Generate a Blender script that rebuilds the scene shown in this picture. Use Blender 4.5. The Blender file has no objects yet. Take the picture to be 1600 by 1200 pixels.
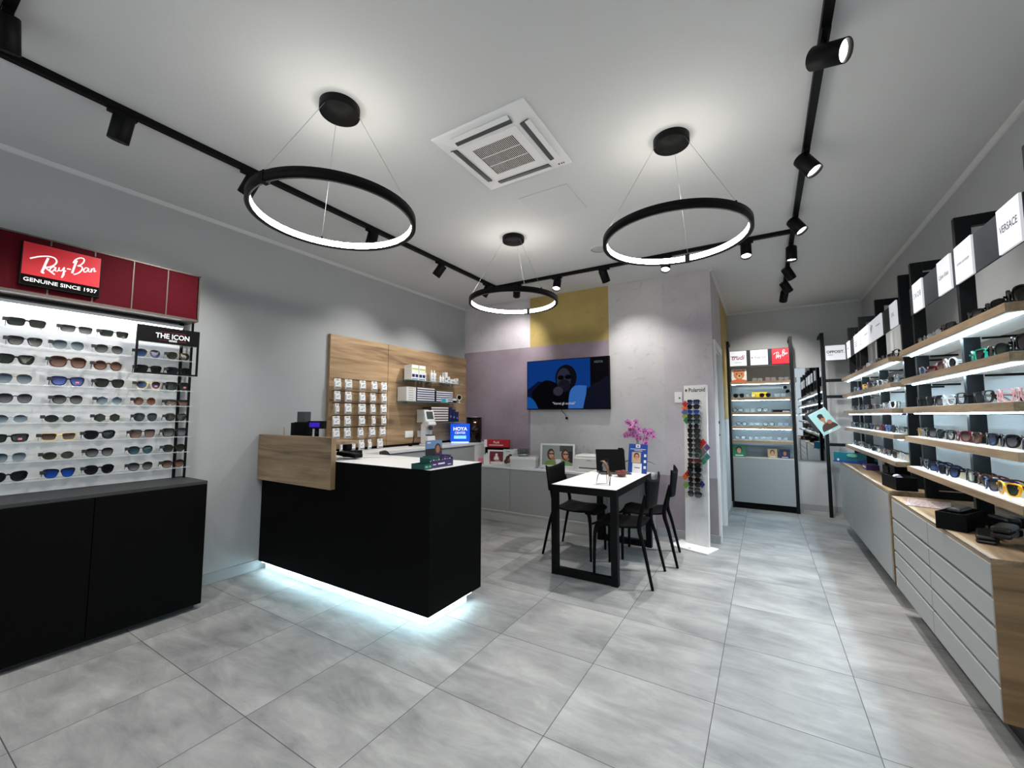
import bpy, math, random
from mathutils import Matrix, Vector
random.seed(7)
PI = math.pi
S = bpy.context.scene
COL = S.collection
H = 2.98                      # ceiling height

# ------------------------------------------------------------------ camera
cd = bpy.data.cameras.new('camera'); cam = bpy.data.objects.new('camera', cd); COL.objects.link(cam)
cd.sensor_width = 36.0; cd.lens = 645.44 / 1600 * 36.0; cd.clip_start = 0.02
R0 = (0.854688942, 0.519139242, 0.001122584); R1 = (-0.037746403, 0.064300461, -0.997216456); R2 = (-0.517766377, 0.852267504, 0.074552531)
cam.matrix_world = Matrix(((R0[0], -R1[0], -R2[0], 2.05114), (R0[1], -R1[1], -R2[1], -1.06014), (R0[2], -R1[2], -R2[2], 1.35976), (0, 0, 0, 1)))
S.camera = cam

# ------------------------------------------------------------------ world (soft evening daylight through the open shop front behind the camera)
w = bpy.data.worlds.new('world'); S.world = w; w.use_nodes = True
bg = w.node_tree.nodes['Background']; bg.inputs[0].default_value = (0.86, 0.94, 1.0, 1); bg.inputs[1].default_value = 0.5
S.view_settings.view_transform = 'Standard'; S.view_settings.look = 'None'
S.view_settings.exposure = 1.07; S.view_settings.gamma = 1.0; S.view_settings.use_curve_mapping = False
S.cycles.use_denoising = True; S.cycles.max_bounces = 8; S.cycles.diffuse_bounces = 4; S.cycles.glossy_bounces = 4
S.cycles.transparent_max_bounces = 16; S.cycles.caustics_reflective = False; S.cycles.caustics_refractive = False
S.cycles.sample_clamp_indirect = 4.0
SPOT_W = 34.0; RING_E = 20.0; LED_E = 29.0

# ------------------------------------------------------------------ materials
MATS = {}
def srgb(r, g, b):
    f = lambda c: (c / 12.92 if c <= .04045 else ((c + .055) / 1.055) ** 2.4)
    return (f(r / 255), f(g / 255), f(b / 255), 1)
def newmat(name):
    m = bpy.data.materials.new(name); m.use_nodes = True
    nt = m.node_tree; p = nt.nodes['Principled BSDF']; MATS[name] = m
    return m, nt, p
def mat(name, rgb, rough=.5, metal=0., noise=0., nscale=8., spec=.5, bump=0., stretch=(1, 1, 1)):
    m, nt, p = newmat(name)
    c = srgb(*rgb); p.inputs['Base Color'].default_value = c
    p.inputs['Roughness'].default_value = rough; p.inputs['Metallic'].default_value = metal
    p.inputs['Specular IOR Level'].default_value = spec
    if noise or bump:
        tc = nt.nodes.new('ShaderNodeTexCoord'); mp = nt.nodes.new('ShaderNodeMapping'); mp.inputs['Scale'].default_value = stretch
        n = nt.nodes.new('ShaderNodeTexNoise'); n.inputs['Scale'].default_value = nscale; n.inputs['Detail'].default_value = 6
        nt.links.new(tc.outputs['Object'], mp.inputs[0]); nt.links.new(mp.outputs[0], n.inputs['Vector'])
        if noise:
            r = nt.nodes.new('ShaderNodeValToRGB')
            r.color_ramp.elements[0].position = .3; r.color_ramp.elements[1].position = .7
            r.color_ramp.elements[0].color = tuple(x * (1 - noise) for x in c[:3]) + (1,)
            r.color_ramp.elements[1].color = tuple(min(1, x * (1 + noise)) for x in c[:3]) + (1,)
            nt.links.new(n.outputs['Fac'], r.inputs[0]); nt.links.new(r.outputs[0], p.inputs['Base Color'])
        if bump:
            b = nt.nodes.new('ShaderNodeBump'); b.inputs['Strength'].default_value = bump; b.inputs['Distance'].default_value = .01
            nt.links.new(n.outputs['Fac'], b.inputs['Height']); nt.links.new(b.outputs[0], p.inputs['Normal'])
    return m
def emit(name, rgb, strength, base=.5):
    m, nt, p = newmat(name)
    p.inputs['Base Color'].default_value = tuple(c * base for c in srgb(*rgb)[:3]) + (1,)
    if base == 0: p.inputs['Specular IOR Level'].default_value = .04
    p.inputs['Emission Color'].default_value = srgb(*rgb); p.inputs['Emission Strength'].default_value = strength * .5 if strength < 3 else strength
    return m
def wood(name, axis, dark, mid, light, scale=1.0, seed=0.):
    m, nt, p = newmat(name)
    tc = nt.nodes.new('ShaderNodeTexCoord'); mp = nt.nodes.new('ShaderNodeMapping')
    sc = [9.0 * scale] * 3; sc[axis] = .9 * scale
    mp.inputs['Scale'].default_value = sc; mp.inputs['Location'].default_value = (seed, seed * 1.7, seed * .6)
    n = nt.nodes.new('ShaderNodeTexNoise'); n.inputs['Scale'].default_value = 1.0; n.inputs['Detail'].default_value = 9; n.inputs['Distortion'].default_value = 1.1
    n.inputs['Roughness'].default_value = .62
    nt.links.new(tc.outputs['Object'], mp.inputs[0]); nt.links.new(mp.outputs[0], n.inputs['Vector'])
    r = nt.nodes.new('ShaderNodeValToRGB'); e = r.color_ramp.elements
    e[0].position = .28; e[0].color = srgb(*dark); e[1].position = .66; e[1].color = srgb(*light)
    x = e.new(.45); x.color = srgb(*mid)
    nt.links.new(n.outputs['Fac'], r.inputs[0])
    mp2 = nt.nodes.new('ShaderNodeMapping'); sc2 = [60 * scale] * 3; sc2[axis] = 2.5 * scale; mp2.inputs['Scale'].default_value = sc2
    n2 = nt.nodes.new('ShaderNodeTexNoise'); n2.inputs['Scale'].default_value = 1; n2.inputs['Detail'].default_value = 3
    nt.links.new(tc.outputs['Object'], mp2.inputs[0]); nt.links.new(mp2.outputs[0], n2.inputs['Vector'])
    mx = nt.nodes.new('ShaderNodeMixRGB'); mx.blend_type = 'OVERLAY'; mx.inputs[0].default_value = .35
    nt.links.new(r.outputs[0], mx.inputs[1]); nt.links.new(n2.outputs['Fac'], mx.inputs[2])
    nt.links.new(mx.outputs[0], p.inputs['Base Color']); p.inputs['Roughness'].default_value = .5
    return m
def tinted(name, top, bottom, a_top, a_bot, rough=.08):
    """sunglass lens: a tint that may fade towards the bottom of the lens"""
    m, nt, p = newmat(name)
    tc = nt.nodes.new('ShaderNodeTexCoord'); sp = nt.nodes.new('ShaderNodeSeparateXYZ')
    nt.links.new(tc.outputs['Generated'], sp.inputs[0])
    r = nt.nodes.new('ShaderNodeValToRGB'); e = r.color_ramp.elements
    e[0].position = .1; e[1].position = .8; e[0].color = srgb(*bottom); e[1].color = srgb(*top)
    a = nt.nodes.new('ShaderNodeMapRange'); a.inputs[1].default_value = .1; a.inputs[2].default_value = .8
    a.inputs[3].default_value = a_bot; a.inputs[4].default_value = a_top
    nt.links.new(sp.outputs[2], r.inputs[0]); nt.links.new(sp.outputs[2], a.inputs[0])
    nt.links.new(r.outputs[0], p.inputs['Base Color']); nt.links.new(a.outputs[0], p.inputs['Alpha'])
    p.inputs['Roughness'].default_value = rough; p.inputs['Specular IOR Level'].default_value = .22
    return m
def glass(name, rgb, alpha, rough=.05):
    m = mat(name, rgb, rough); m.node_tree.nodes['Principled BSDF'].inputs['Alpha'].default_value = alpha
    return m

def floor_mat():
    m, nt, p = newmat('porcelain_tiles')
    tc = nt.nodes.new('ShaderNodeTexCoord'); L = nt.links.new
    br = nt.nodes.new('ShaderNodeTexBrick'); br.offset = 0; br.squash = 1
    br.inputs['Scale'].default_value = 1; br.inputs['Brick Width'].default_value = .6; br.inputs['Row Height'].default_value = .6
    br.inputs['Mortar Size'].default_value = .0019; br.inputs['Mortar Smooth'].default_value = 0; br.inputs['Bias'].default_value = 0
    br.inputs['Color1'].default_value = (.35, .35, .35, 1); br.inputs['Color2'].default_value = (.65, .65, .65, 1); br.inputs['Mortar'].default_value = (0, 0, 0, 1)
    L(tc.outputs['Object'], br.inputs['Vector'])
    # every tile gets its own streak offset
    ad = nt.nodes.new('ShaderNodeVectorMath'); ad.operation = 'MULTIPLY_ADD'
    ad.inputs[1].default_value = (3, 7, 5)
    L(br.outputs['Color'], ad.inputs[0]); L(tc.outputs['Object'], ad.inputs[2])
    mp = nt.nodes.new('ShaderNodeMapping'); mp.inputs['Scale'].default_value = (2.2, 7.0, 1); mp.inputs['Rotation'].default_value = (0, 0, .25)
    L(ad.outputs[0], mp.inputs[0])
    n1 = nt.nodes.new('ShaderNodeTexNoise'); n1.inputs['Scale'].default_value = 1.1; n1.inputs['Detail'].default_value = 9; n1.inputs['Roughness'].default_value = .68; n1.inputs['Distortion'].default_value = .6
    L(mp.outputs[0], n1.inputs['Vector'])
    n2 = nt.nodes.new('ShaderNodeTexNoise'); n2.inputs['Scale'].default_value = 2.6; n2.inputs['Detail'].default_value = 5
    L(ad.outputs[0], n2.inputs['Vector'])
    mx = nt.nodes.new('ShaderNodeMixRGB'); mx.inputs[0].default_value = .45
    L(n1.outputs['Fac'], mx.inputs[1]); L(n2.outputs['Fac'], mx.inputs[2])
    r = nt.nodes.new('ShaderNodeValToRGB'); e = r.color_ramp.elements
    e[0].position = .37; e[0].color = srgb(116, 117, 117); e[1].position = .64; e[1].color = srgb(164, 164, 163)
    L(mx.outputs[0], r.inputs[0])
    gm = nt.nodes.new('ShaderNodeMixRGB'); gm.inputs[2].default_value = srgb(70, 70, 70)
    L(br.outputs['Fac'], gm.inputs[0]); L(r.outputs[0], gm.inputs[1]); L(gm.outputs[0], p.inputs['Base Color'])
    p.inputs['Roughness'].default_value = .5; p.inputs['Specular IOR Level'].default_value = .35
    return m

white_paint = mat('ceiling_paint', (205, 206, 206), .9, bump=.08, nscale=60, spec=.2)
cove_paint = mat('cove_paint', (200, 201, 202), .8)
grey_paint = mat('grey_paint', (168, 171, 172), .85, noise=.03, nscale=3, bump=.06, spec=.25)
far_paint_lifted = mat('far_grey_paint', (182, 184, 185), .85, noise=.03, nscale=3, spec=.25)  # wall grey lightened, standing in for light the far end lacks
skirt_grey = mat('skirting_grey', (150, 153, 154), .6)
tiles = floor_mat()
def mural(name, rgb, dirt=.16):
    m = mat(name, rgb, .85, noise=dirt, nscale=2.2, spec=.2)
    nt = m.node_tree; p = nt.nodes['Principled BSDF']; tc = nt.nodes.new('ShaderNodeTexCoord')
    n = nt.nodes.new('ShaderNodeTexNoise'); n.inputs['Scale'].default_value = 5; n.inputs['Detail'].default_value = 12; n.inputs['Roughness'].default_value = .8; n.inputs['Distortion'].default_value = 2.5
    nt.links.new(tc.outputs['Object'], n.inputs['Vector'])
    r = nt.nodes.new('ShaderNodeValToRGB'); e = r.color_ramp.elements; e[0].position = .33; e[0].color = (.62, .58, .57, 1); e[1].position = .46; e[1].color = (1, 1, 1, 1)
    mx = nt.nodes.new('ShaderNodeMixRGB'); mx.blend_type = 'MULTIPLY'; mx.inputs[0].default_value = .55
    src = p.inputs['Base Color'].links[0].from_socket
    nt.links.new(n.outputs['Fac'], r.inputs[0]); nt.links.new(src, mx.inputs[1]); nt.links.new(r.outputs[0], mx.inputs[2]); nt.links.new(mx.outputs[0], p.inputs['Base Color'])
    return m
mu_pale = mural('mural_pale', (192, 186, 192)); mu_gold = mural('mural_gold', (168, 147, 92)); mu_light = mural('mural_light_grey', (186, 184, 185), .08)
mu_mauve = mural('mural_mauve', (148, 134, 144)); mu_midgrey = mural('mural_mid_grey', (184, 178, 183), .1); mu_deep = mural('mural_deep_mauve', (150, 141, 147), .1)

black = mat('matt_black', (4, 4, 5), .65, spec=.12)
blackmetal = mat('black_metal', (5, 5, 6), .5, spec=.15)
deepblack = mat('deep_black_laminate', (4, 4, 4), .7, spec=.08)
blacktop = mat('black_ash_top', (42, 43, 44), .6, noise=.2, nscale=30)
navyblack = mat('blue_black_metal', (11, 14, 17), .5, spec=.2)
white = mat('white', (228, 228, 228), .45)
offwhite = mat('off_white', (206, 206, 203), .5)
laminate = mat('white_laminate', (232, 233, 234), .35)
greylam = mat('grey_laminate', (166, 168, 167), .45)
greycab = mat('pale_grey_lacquer', (148, 151, 151), .35)
greydark = mat('dark_grey', (62, 66, 68), .5)
fascia_grey = mat('fascia_grey', (46, 50, 54), .6, spec=.2)
kick = mat('kick_dark', (40, 38, 40), .6)
steel = mat('steel', (170, 172, 175), .3, 1.0)
chrome = mat('chrome', (210, 210, 212), .12, 1.0)
oak_h = wood('oak_along_y', 1, (96, 72, 48), (142, 114, 82), (172, 144, 108), 1.0, 1.3)
oak_x = wood('oak_along_x', 0, (92, 74, 54), (136, 114, 88), (166, 143, 112), 1.0, 4.1)
oak_dk = wood('brown_oak_panel', 1, (84, 64, 44), (122, 98, 70), (144, 118, 86), .8, 2.2)
oak_pan = wood('golden_oak_panel', 0, (98, 74, 50), (150, 122, 90), (182, 154, 120), .8, 6.5)
edge_oak = mat('oak_edge', (150, 122, 90), .5, noise=.1, nscale=20)
maroon = mat('maroon_leather', (78, 8, 20), .7, noise=.06, nscale=60, bump=.15, spec=.1)
pewter = mat('pewter_trim', (92, 82, 76), .45, .5)
signred = mat('sign_red', (214, 10, 38), .4)
signred_lit = emit('lit_sign_red', (225, 8, 40), .5)
paper_lit = emit('lit_sign_white', (238, 240, 246), .52)
white_ink = emit('lit_lettering', (255, 255, 255), .8)
ink = mat('black_ink', (18, 18, 20), .6)
greyink = mat('grey_ink', (110, 110, 114), .6)
redink = mat('red_ink', (170, 30, 46), .6)
whiteink = mat('white_ink', (236, 236, 236), .6)
acrylic = glass('clear_acrylic', (215, 222, 222), .2)
shelfglass = glass('shelf_glass', (150, 172, 168), .45)
mirror = mat('mirror_glass', (190, 195, 198), .02, 1.0)
led = emit('led_strip', (208, 238, 255), LED_E)
led_counter = emit('counter_led', (206, 244, 255), 18.0)
led_left = emit('led_strip_left', (240, 246, 255), 15.0)
ring_led = emit('ring_led', (255, 250, 240), RING_E)
spot_on = emit('spot_lens', (255, 250, 240), 9.0)
plinth_white = mat('plinth_white', (225, 232, 235), .4)
fabric_black = mat('black_leatherette', (14, 14, 15), .45)
skin = mat('picture_skin', (205, 150, 120), .6); skin2 = mat('picture_skin_tan', (170, 112, 84), .6)
hair_br = mat('picture_brown', (70, 40, 30), .6); hair_dk = mat('picture_dark', (28, 22, 24), .6)
pic_green = mat('picture_green', (120, 150, 70), .6); pic_teal = mat('picture_teal', (164, 208, 208), .6)
pic_burg = mat('picture_burgundy', (112, 34, 48), .6); pic_beige = mat('picture_beige', (196, 170, 130), .6)
pic_blue = mat('picture_blue', (22, 66, 150), .5); pic_navy = mat('picture_navy', (26, 30, 80), .5); pic_sky = mat('picture_sky', (110, 140, 180), .6)
purple = mat('packaging_purple', (56, 26, 88), .45); green = mat('packaging_green', (14, 70, 64), .45); mint = mat('packaging_mint', (110, 190, 170), .45)
pic_orange = mat('picture_orange', (214, 96, 50), .6); pic_teddy = mat('picture_ginger', (196, 120, 70), .6)
yellow = mat('bright_yellow', (240, 196, 20), .5); emerald = mat('emerald_green', (14, 110, 66), .5)
pink = mat('soft_pink', (214, 120, 130), .6); crimson = mat('crimson', (176, 20, 32), .45)
teal_pl = mat('teal_plastic', (10, 138, 112), .35)

LENS = {
 'green': tinted('lens_green', (29, 34, 29), (42, 49, 41), .93, .9), 'black': tinted('lens_black', (13, 13, 15), (21, 22, 24), .96, .94),
 'grey fade': tinted('lens_grey_fade', (22, 21, 24), (103, 102, 102), .94, .72), 'blue fade': tinted('lens_blue_fade', (30, 43, 57), (122, 136, 144), .92, .66),
 'brown fade': tinted('lens_brown_fade', (33, 20, 16), (122, 96, 85), .95, .82), 'blue mirror': tinted('lens_blue_mirror', (17, 42, 99), (24, 68, 155), .96, .96),
 'violet': tinted('lens_violet', (46, 55, 99), (90, 106, 164), .95, .9), 'orange brown': tinted('lens_orange', (48, 24, 16), (118, 72, 57), .94, .7),
 'purple brown': tinted('lens_purple_brown', (43, 30, 30), (92, 72, 66), .9, .8), 'teal': tinted('lens_teal', (18, 39, 45), (48, 83, 90), .92, .85),
 'clear': glass('lens_clear', (225, 235, 238), .12), 'red brown': tinted('lens_red', (55, 22, 17), (82, 36, 27), .95, .95), 'dark blue': tinted('lens_dark_blue', (21, 31, 55), (57, 78, 114), .94, .85)}
FRAME = {'black': mat('frame_black', (14, 14, 15), .25, spec=.25), 'tortoise': mat('frame_tortoise', (72, 42, 26), .25, spec=.25, noise=.6, nscale=90), 'gold': mat('frame_gold', (190, 150, 84), .25, 1.0),
 'silver': mat('frame_silver', (190, 192, 196), .22, 1.0), 'navy': mat('frame_navy', (28, 30, 66), .25, spec=.25), 'cream': mat('frame_cream', (212, 190, 130), .3), 'yellow': mat('frame_yellow', (226, 160, 34), .3),
 'teal': teal_pl, 'clear': glass('frame_crystal', (225, 228, 230), .55, .1), 'burgundy': mat('frame_burgundy', (82, 20, 32), .25, spec=.25), 'pink': mat('frame_pink', (216, 150, 150), .3), 'white': mat('frame_white', (226, 226, 226), .3),
 'dark brown': mat('frame_brown', (44, 30, 24), .25, spec=.25), 'grey': mat('frame_grey', (96, 98, 102), .3), 'purple': mat('frame_purple', (70, 40, 96), .3), 'blue': mat('frame_blue', (36, 74, 130), .3)}

# ------------------------------------------------------------------ mesh builder
def frame(loc, rz=0., tilt=0., roll=0.):
    """2D drawing frame: u right, v up, n towards the viewer; at rz=0 it faces -Y"""
    return Matrix.Translation(loc) @ Matrix.Rotation(rz, 4, 'Z') @ Matrix.Rotation(tilt, 4, 'X') @ Matrix.Rotation(PI / 2, 4, 'X') @ Matrix.Rotation(roll, 4, 'Z')
class MB:
    def __init__(s, m=None):
        s.v = []; s.f = []; s.mi = []; s.sm = []; s.mats = []; s.T = Matrix.Identity(4); s.smooth = False
        if m: s.m(m)
    def m(s, m):
        if m not in s.mats: s.mats.append(m)
        s.c = s.mats.index(m); return s
    def add(s, vs, fs):
        o = len(s.v)
        for p in vs: s.v.append(tuple(s.T @ Vector(p)))
        for f in fs: s.f.append([o + i for i in f]); s.mi.append(s.c); s.sm.append(s.smooth)
        return s
    def box(s, x0, x1, y0, y1, z0, z1):
        return s.add([(x0, y0, z0), (x1, y0, z0), (x1, y1, z0), (x0, y1, z0), (x0, y0, z1), (x1, y0, z1), (x1, y1, z1), (x0, y1, z1)],
                     [(0, 3, 2, 1), (4, 5, 6, 7), (0, 1, 5, 4), (1, 2, 6, 5), (2, 3, 7, 6), (3, 0, 4, 7)])
    def cbox(s, c, d):
        return s.box(c[0] - d[0] / 2, c[0] + d[0] / 2, c[1] - d[1] / 2, c[1] + d[1] / 2, c[2] - d[2] / 2, c[2] + d[2] / 2)
    def bar(s, p, q, w, h=None, up=(0, 0, 1)):
        """rectangular bar from p to q"""
        h = h or w; p = Vector(p); q = Vector(q); d = (q - p).normalized(); u = Vector(up)
        if abs(d.dot(u)) > .99: u = Vector((0, 1, 0))
        a = d.cross(u).normalized() * (w / 2); b = a.cross(d).normalized() * (h / 2)
        vs = [p - a - b, p + a - b, p + a + b, p - a + b, q - a - b, q + a - b, q + a + b, q - a + b]
        return s.add(vs, [(0, 3, 2, 1), (4, 5, 6, 7), (0, 1, 5, 4), (1, 2, 6, 5), (2, 3, 7, 6), (3, 0, 4, 7)])
    def ring(s, p, d, r, n, u=None):
        d = d.normalized(); u = u or (Vector((0, 0, 1)) if abs(d.z) < .9 else Vector((1, 0, 0)))
        a = d.cross(u).normalized(); b = a.cross(d)
        return [p + a * (r * math.cos(2 * PI * i / n)) + b * (r * math.sin(2 * PI * i / n)) for i in range(n)]
    def tube(s, pts, r, n=6, closed=False):
        pts = [Vector(p) for p in pts]; k = len(pts); rr = r if isinstance(r, (list, tuple)) else [r] * k
        vs = []; u = None
        for i, p in enumerate(pts):
            a = pts[(i - 1) % k] if (closed or i > 0) else p; b = pts[(i + 1) % k] if (closed or i < k - 1) else p
            d = (b - a)
            if u is None: u = Vector((0, 0, 1)) if abs(d.normalized().z) < .9 else Vector((1, 0, 0))
            vs += s.ring(p, d, rr[i], n, u)
            u = (u - d.normalized() * u.dot(d.normalized())).normalized()
        fs = []
        for i in range(k if closed else k - 1):
            a = i * n; b = ((i + 1) % k) * n
            for j in range(n): fs.append((a + j, a + (j + 1) % n, b + (j + 1) % n, b + j))
        if not closed: fs += [tuple(range(n))[::-1], tuple(range((k - 1) * n, k * n))]
        sm = s.smooth; s.smooth = n > 5; s.add(vs, fs); s.smooth = sm; return s
    def cyl(s, p, q, r, r2=None, n=24):
        return s.tube([p, q], [r, r if r2 is None else r2], n)
    def lathe(s, prof, n=24, c=(0, 0, 0)):
        vs = []; fs = []; k = len(prof)
        for r, z in prof:
            vs += [(c[0] + r * math.cos(2 * PI * i / n), c[1] + r * math.sin(2 * PI * i / n), c[2] + z) for i in range(n)]
        for i in range(k - 1):
            for j in range(n): fs.append((i * n + j, i * n + (j + 1) % n, (i + 1) * n + (j + 1) % n, (i + 1) * n + j))
        fs += [tuple(range(n))[::-1], tuple(range((k - 1) * n, k * n))]
        sm = s.smooth; s.smooth = True; s.add(vs, fs); s.smooth = sm; return s
    def prism(s, poly, d0, d1):
        """poly in (u,v); extruded along local z from d0 to d1 (used with a drawing frame as T)"""
        n = len(poly); vs = [(u, v, d0) for u, v in poly] + [(u, v, d1) for u, v in poly]
        fs = [tuple(range(n))[::-1], tuple(range(n, 2 * n))] + [(i, (i + 1) % n, n + (i + 1) % n, n + i) for i in range(n)]
        return s.add(vs, fs)
    def flat(s, poly, d=0.):
        return s.add([(u, v, d) for u, v in poly], [tuple(range(len(poly)))])
    def rect(s, u0, u1, v0, v1, d=0.): return s.flat([(u0, v0), (u1, v0), (u1, v1), (u0, v1)], d)
    def ell(s, cu, cv, a, b, d=0., n=20, a0=0., a1=2 * PI):
        k = n if a1 - a0 > 6.28 else n + 1
        return s.flat([(cu + a * math.cos(a0 + (a1 - a0) * i / n), cv + b * math.sin(a0 + (a1 - a0) * i / n)) for i in range(k)], d)
    def ribbon(s, pts, wd, d=0.):
        pts = [Vector((p[0], p[1], d)) for p in pts]; k = len(pts); vs = []
        ww = wd if isinstance(wd, (list, tuple)) else [wd] * k
        for i, p in enumerate(pts):
            t = (pts[min(i + 1, k - 1)] - pts[max(i - 1, 0)]).normalized(); nn = Vector((-t.y, t.x, 0)) * (ww[i] / 2)
            vs += [p - nn, p + nn]
        return s.add(vs, [(2 * i, 2 * i + 2, 2 * i + 3, 2 * i + 1) for i in range(k - 1)])
    def text(s, body, size, at=(0, 0), d=0., ax='CENTER', sx=1., shear=0., bold=.012):
        vs, fs = text_geo(body, ax, bold)
        return s.add([(at[0] + x * size * sx + y * size * shear, at[1] + y * size, d) for x, y in vs], fs)
    def build(s, name, parent=None, bevel=0., kind=None, label=None):
        me = bpy.data.meshes.new(name); me.from_pydata(s.v, [], s.f); me.update()
        for m in s.mats: me.materials.append(m)
        me.polygons.foreach_set('material_index', s.mi); me.polygons.foreach_set('use_smooth', s.sm)
        o = bpy.data.objects.new(name, me); COL.objects.link(o)
        if parent: o.parent = parent
        if bevel:
            b = o.modifiers.new('bevel', 'BEVEL'); b.width = bevel; b.segments = 2; b.limit_method = 'ANGLE'; b.angle_limit = .7
        if kind: o['kind'] = kind
        if label: o['label'] = label
        return o
_TG = {}
def text_geo(body, ax, bold):
    if (body, ax, bold) in _TG: return _TG[(body, ax, bold)]
    cu = bpy.data.curves.new('t', 'FONT'); cu.body = body; cu.align_x = ax; cu.align_y = 'CENTER'; cu.size = 1.0; cu.resolution_u = 3; cu.offset = bold
    ob = bpy.data.objects.new('t', cu); me = bpy.data.meshes.new_from_object(ob)
    r = ([(v.co.x, v.co.y) for v in me.vertices], [tuple(p.vertices) for p in me.polygons])
    bpy.data.objects.remove(ob); bpy.data.curves.remove(cu); bpy.data.meshes.remove(me)
    _TG[(body, ax, bold)] = r; return r
def smooth_line(pts, n=5):
    out = []; k = len(pts)
    for i in range(k - 1):
        p0, p1, p2, p3 = [Vector(pts[max(0, min(k - 1, j))]) for j in (i - 1, i, i + 1, i + 2)]
        for t in range(n):
            t /= n
            out.append(tuple(.5 * ((2 * p1) + (p2 - p0) * t + (2 * p0 - 5 * p1 + 4 * p2 - p3) * t * t + (3 * p1 - p0 - 3 * p2 + p3) * t ** 3)))
    out.append(tuple(pts[-1])); return out
def tag(o, label, cat, group=None):
    o['label'] = label; o['category'] = cat
    if group: o['group'] = group
    return o
def thing(name, label, cat, loc=(0, 0, 0), rz=0., group=None, tilt=0.):
    o = bpy.data.objects.new(name, None); COL.objects.link(o); o.empty_display_size = .05
    o.location = loc; o.rotation_euler = (tilt, 0, rz)
    return tag(o, label, cat, group)
def dup_tree(root, loc=None, rz=None, label=None, tilt=None):
    def cp(o, parent):
        c = o.copy(); COL.objects.link(c)
        if parent: c.parent = parent
        for ch in KIDS(o): cp(ch, c)
        return c
    r = cp(root, None)
    if loc is not None: r.location = loc
    if rz is not None or tilt is not None: r.rotation_euler = (tilt or 0, 0, rz or 0)
    if label: r['label'] = label
    return r
def KIDS(o): return [c for c in COL.objects if c.parent == o] if False else list(o.children)
def struct(b, name, parent=None):
    return b.build(name, parent, kind='structure' if not parent else None)
FR = frame((0, 0, 0))
ORD = ['first', 'second', 'third', 'fourth', 'fifth', 'sixth', 'seventh', 'eighth', 'ninth', 'tenth', 'eleventh', 'twelfth']
def nth(i, n): return 'last' if i == n - 1 else ORD[i]

# ================================================================== ROOM
XL, XR, YB, YF, XI, Y0 = -1.82, 3.28, 3.915, 6.33, 1.6, -3.0
struct(MB(tiles).box(XL - .1, XR + .1, Y0, YF + .1, -.1, 0), 'floor')
struct(MB(white_paint).box(XL - .1, XR + .1, Y0, YF + .1, H, H + .1), 'ceiling')
struct(MB(grey_paint).box(XL - .1, XL, Y0, YB, 0, H), 'wall_left')
struct(MB(grey_paint).box(XR, XR + .1, Y0, YF, 0, H), 'wall_right')
struct(MB(far_paint_lifted).box(XI, XR, YF, YF + .1, 0, H), 'wall_far')
# mural wall: painted rectangles, a few colours
b = MB()
T = frame((0, YB, 0))
b.T = T
zs = (2.295,)
for u0, u1, v0, v1, m in ((XL, -.678, 2.295, H, mu_pale), (-.678, .44, 2.295, H, mu_gold), (.44, 1.083, 2.295, H, mu_light), (1.083, XI, 2.295, H, mu_midgrey),
                          (XL, -.678, 0, 2.295, mu_mauve), (-.678, .44, 1.6, 2.295, mu_mauve), (-.678, .44, 0, 1.6, mu_light), (.44, 1.083, .68, 2.295, mu_light), (.44, 1.083, 0, .68, mu_mauve),
                          (1.083, XI, .68, 2.295, mu_midgrey), (1.083, XI, 0, .68, mu_deep)):
    b.m(m).rect(u0, u1, v0, v1)
b.T = Matrix.Identity(4); b.m(mu_midgrey).box(XL - .1, XI - .001, YB + .002, YB + .1, 0, H)
struct(b, 'wall_back')
# inner wall with the door opening, runs from the mural corner back to the far wall
b = MB(mu_midgrey); DY0, DY1, DZ = 4.06, 4.76, 2.12
def inner(u0, u1, v0, v1, m): b.m(m).box(XI - .1, XI, max(u0, YB + .003), u1, v0, v1)
inner(YB, DY0, 2.295, H, mu_midgrey); inner(YB, DY0, .68, 2.295, mu_midgrey); inner(YB, DY0, 0, .68, mu_deep)
inner(DY0, DY1, DZ, 2.295, mu_midgrey); inner(DY0, DY1, 2.295, H, mu_midgrey)
inner(DY1, 5.05, 0, H, mu_midgrey); inner(5.05, YF, 1.3, H, mu_gold); inner(5.05, YF, 0, 1.3, mu_light)
struct(b, 'wall_inner')
d = struct(MB(white).box(XI, XI + .022, DY0 - .08, DY0, 0, DZ + .08).box(XI, XI + .022, DY1, DY1 + .08, 0, DZ + .08).box(XI, XI + .022, DY0, DY1, DZ, DZ + .08)
       .box(XI - .1, XI, DY0, DY0 + .018, 0, DZ).box(XI - .1, XI, DY1 - .018, DY1, 0, DZ).box(XI - .1, XI, DY0, DY1, DZ - .018, DZ), 'door_1')
MB(greycab).box(XI - .085, XI - .045, DY0 + .02, DY1 - .03, .008, DZ - .02).build('door_leaf', d, .003)
hb = MB(blackmetal).box(XI - .045, XI - .037, DY1 - .16, DY1 - .12, 1.0, 1.2).cyl((XI - .04, DY1 - .14, 1.27), (XI - .015, DY1 - .14, 1.27), .018, n=14)
hb.bar((XI - .02, DY1 - .14, 1.12), (XI - .02, DY1 - .26, 1.12), .018, .018).build('door_handle', d)
def skirt(name, x0, x1, y0, y1, m=skirt_grey): struct(MB(m).box(x0, x1, y0, y1, 0, .085), name)
skirt('baseboard_left', XL, XL + .012, Y0, YB); skirt('baseboard_right', XR - .012, XR, Y0, YF)
skirt('baseboard_back', .97, XI, YB - .012, YB); skirt('baseboard_far', XI, XR - .012, YF - .012, YF)
struct(MB(skirt_grey).box(XI, XI + .012, YB - .012, DY0 - .08, 0, .085).box(XI, XI + .012, DY1 + .08, YF - .012, 0, .085), 'baseboard_inner')
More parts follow.
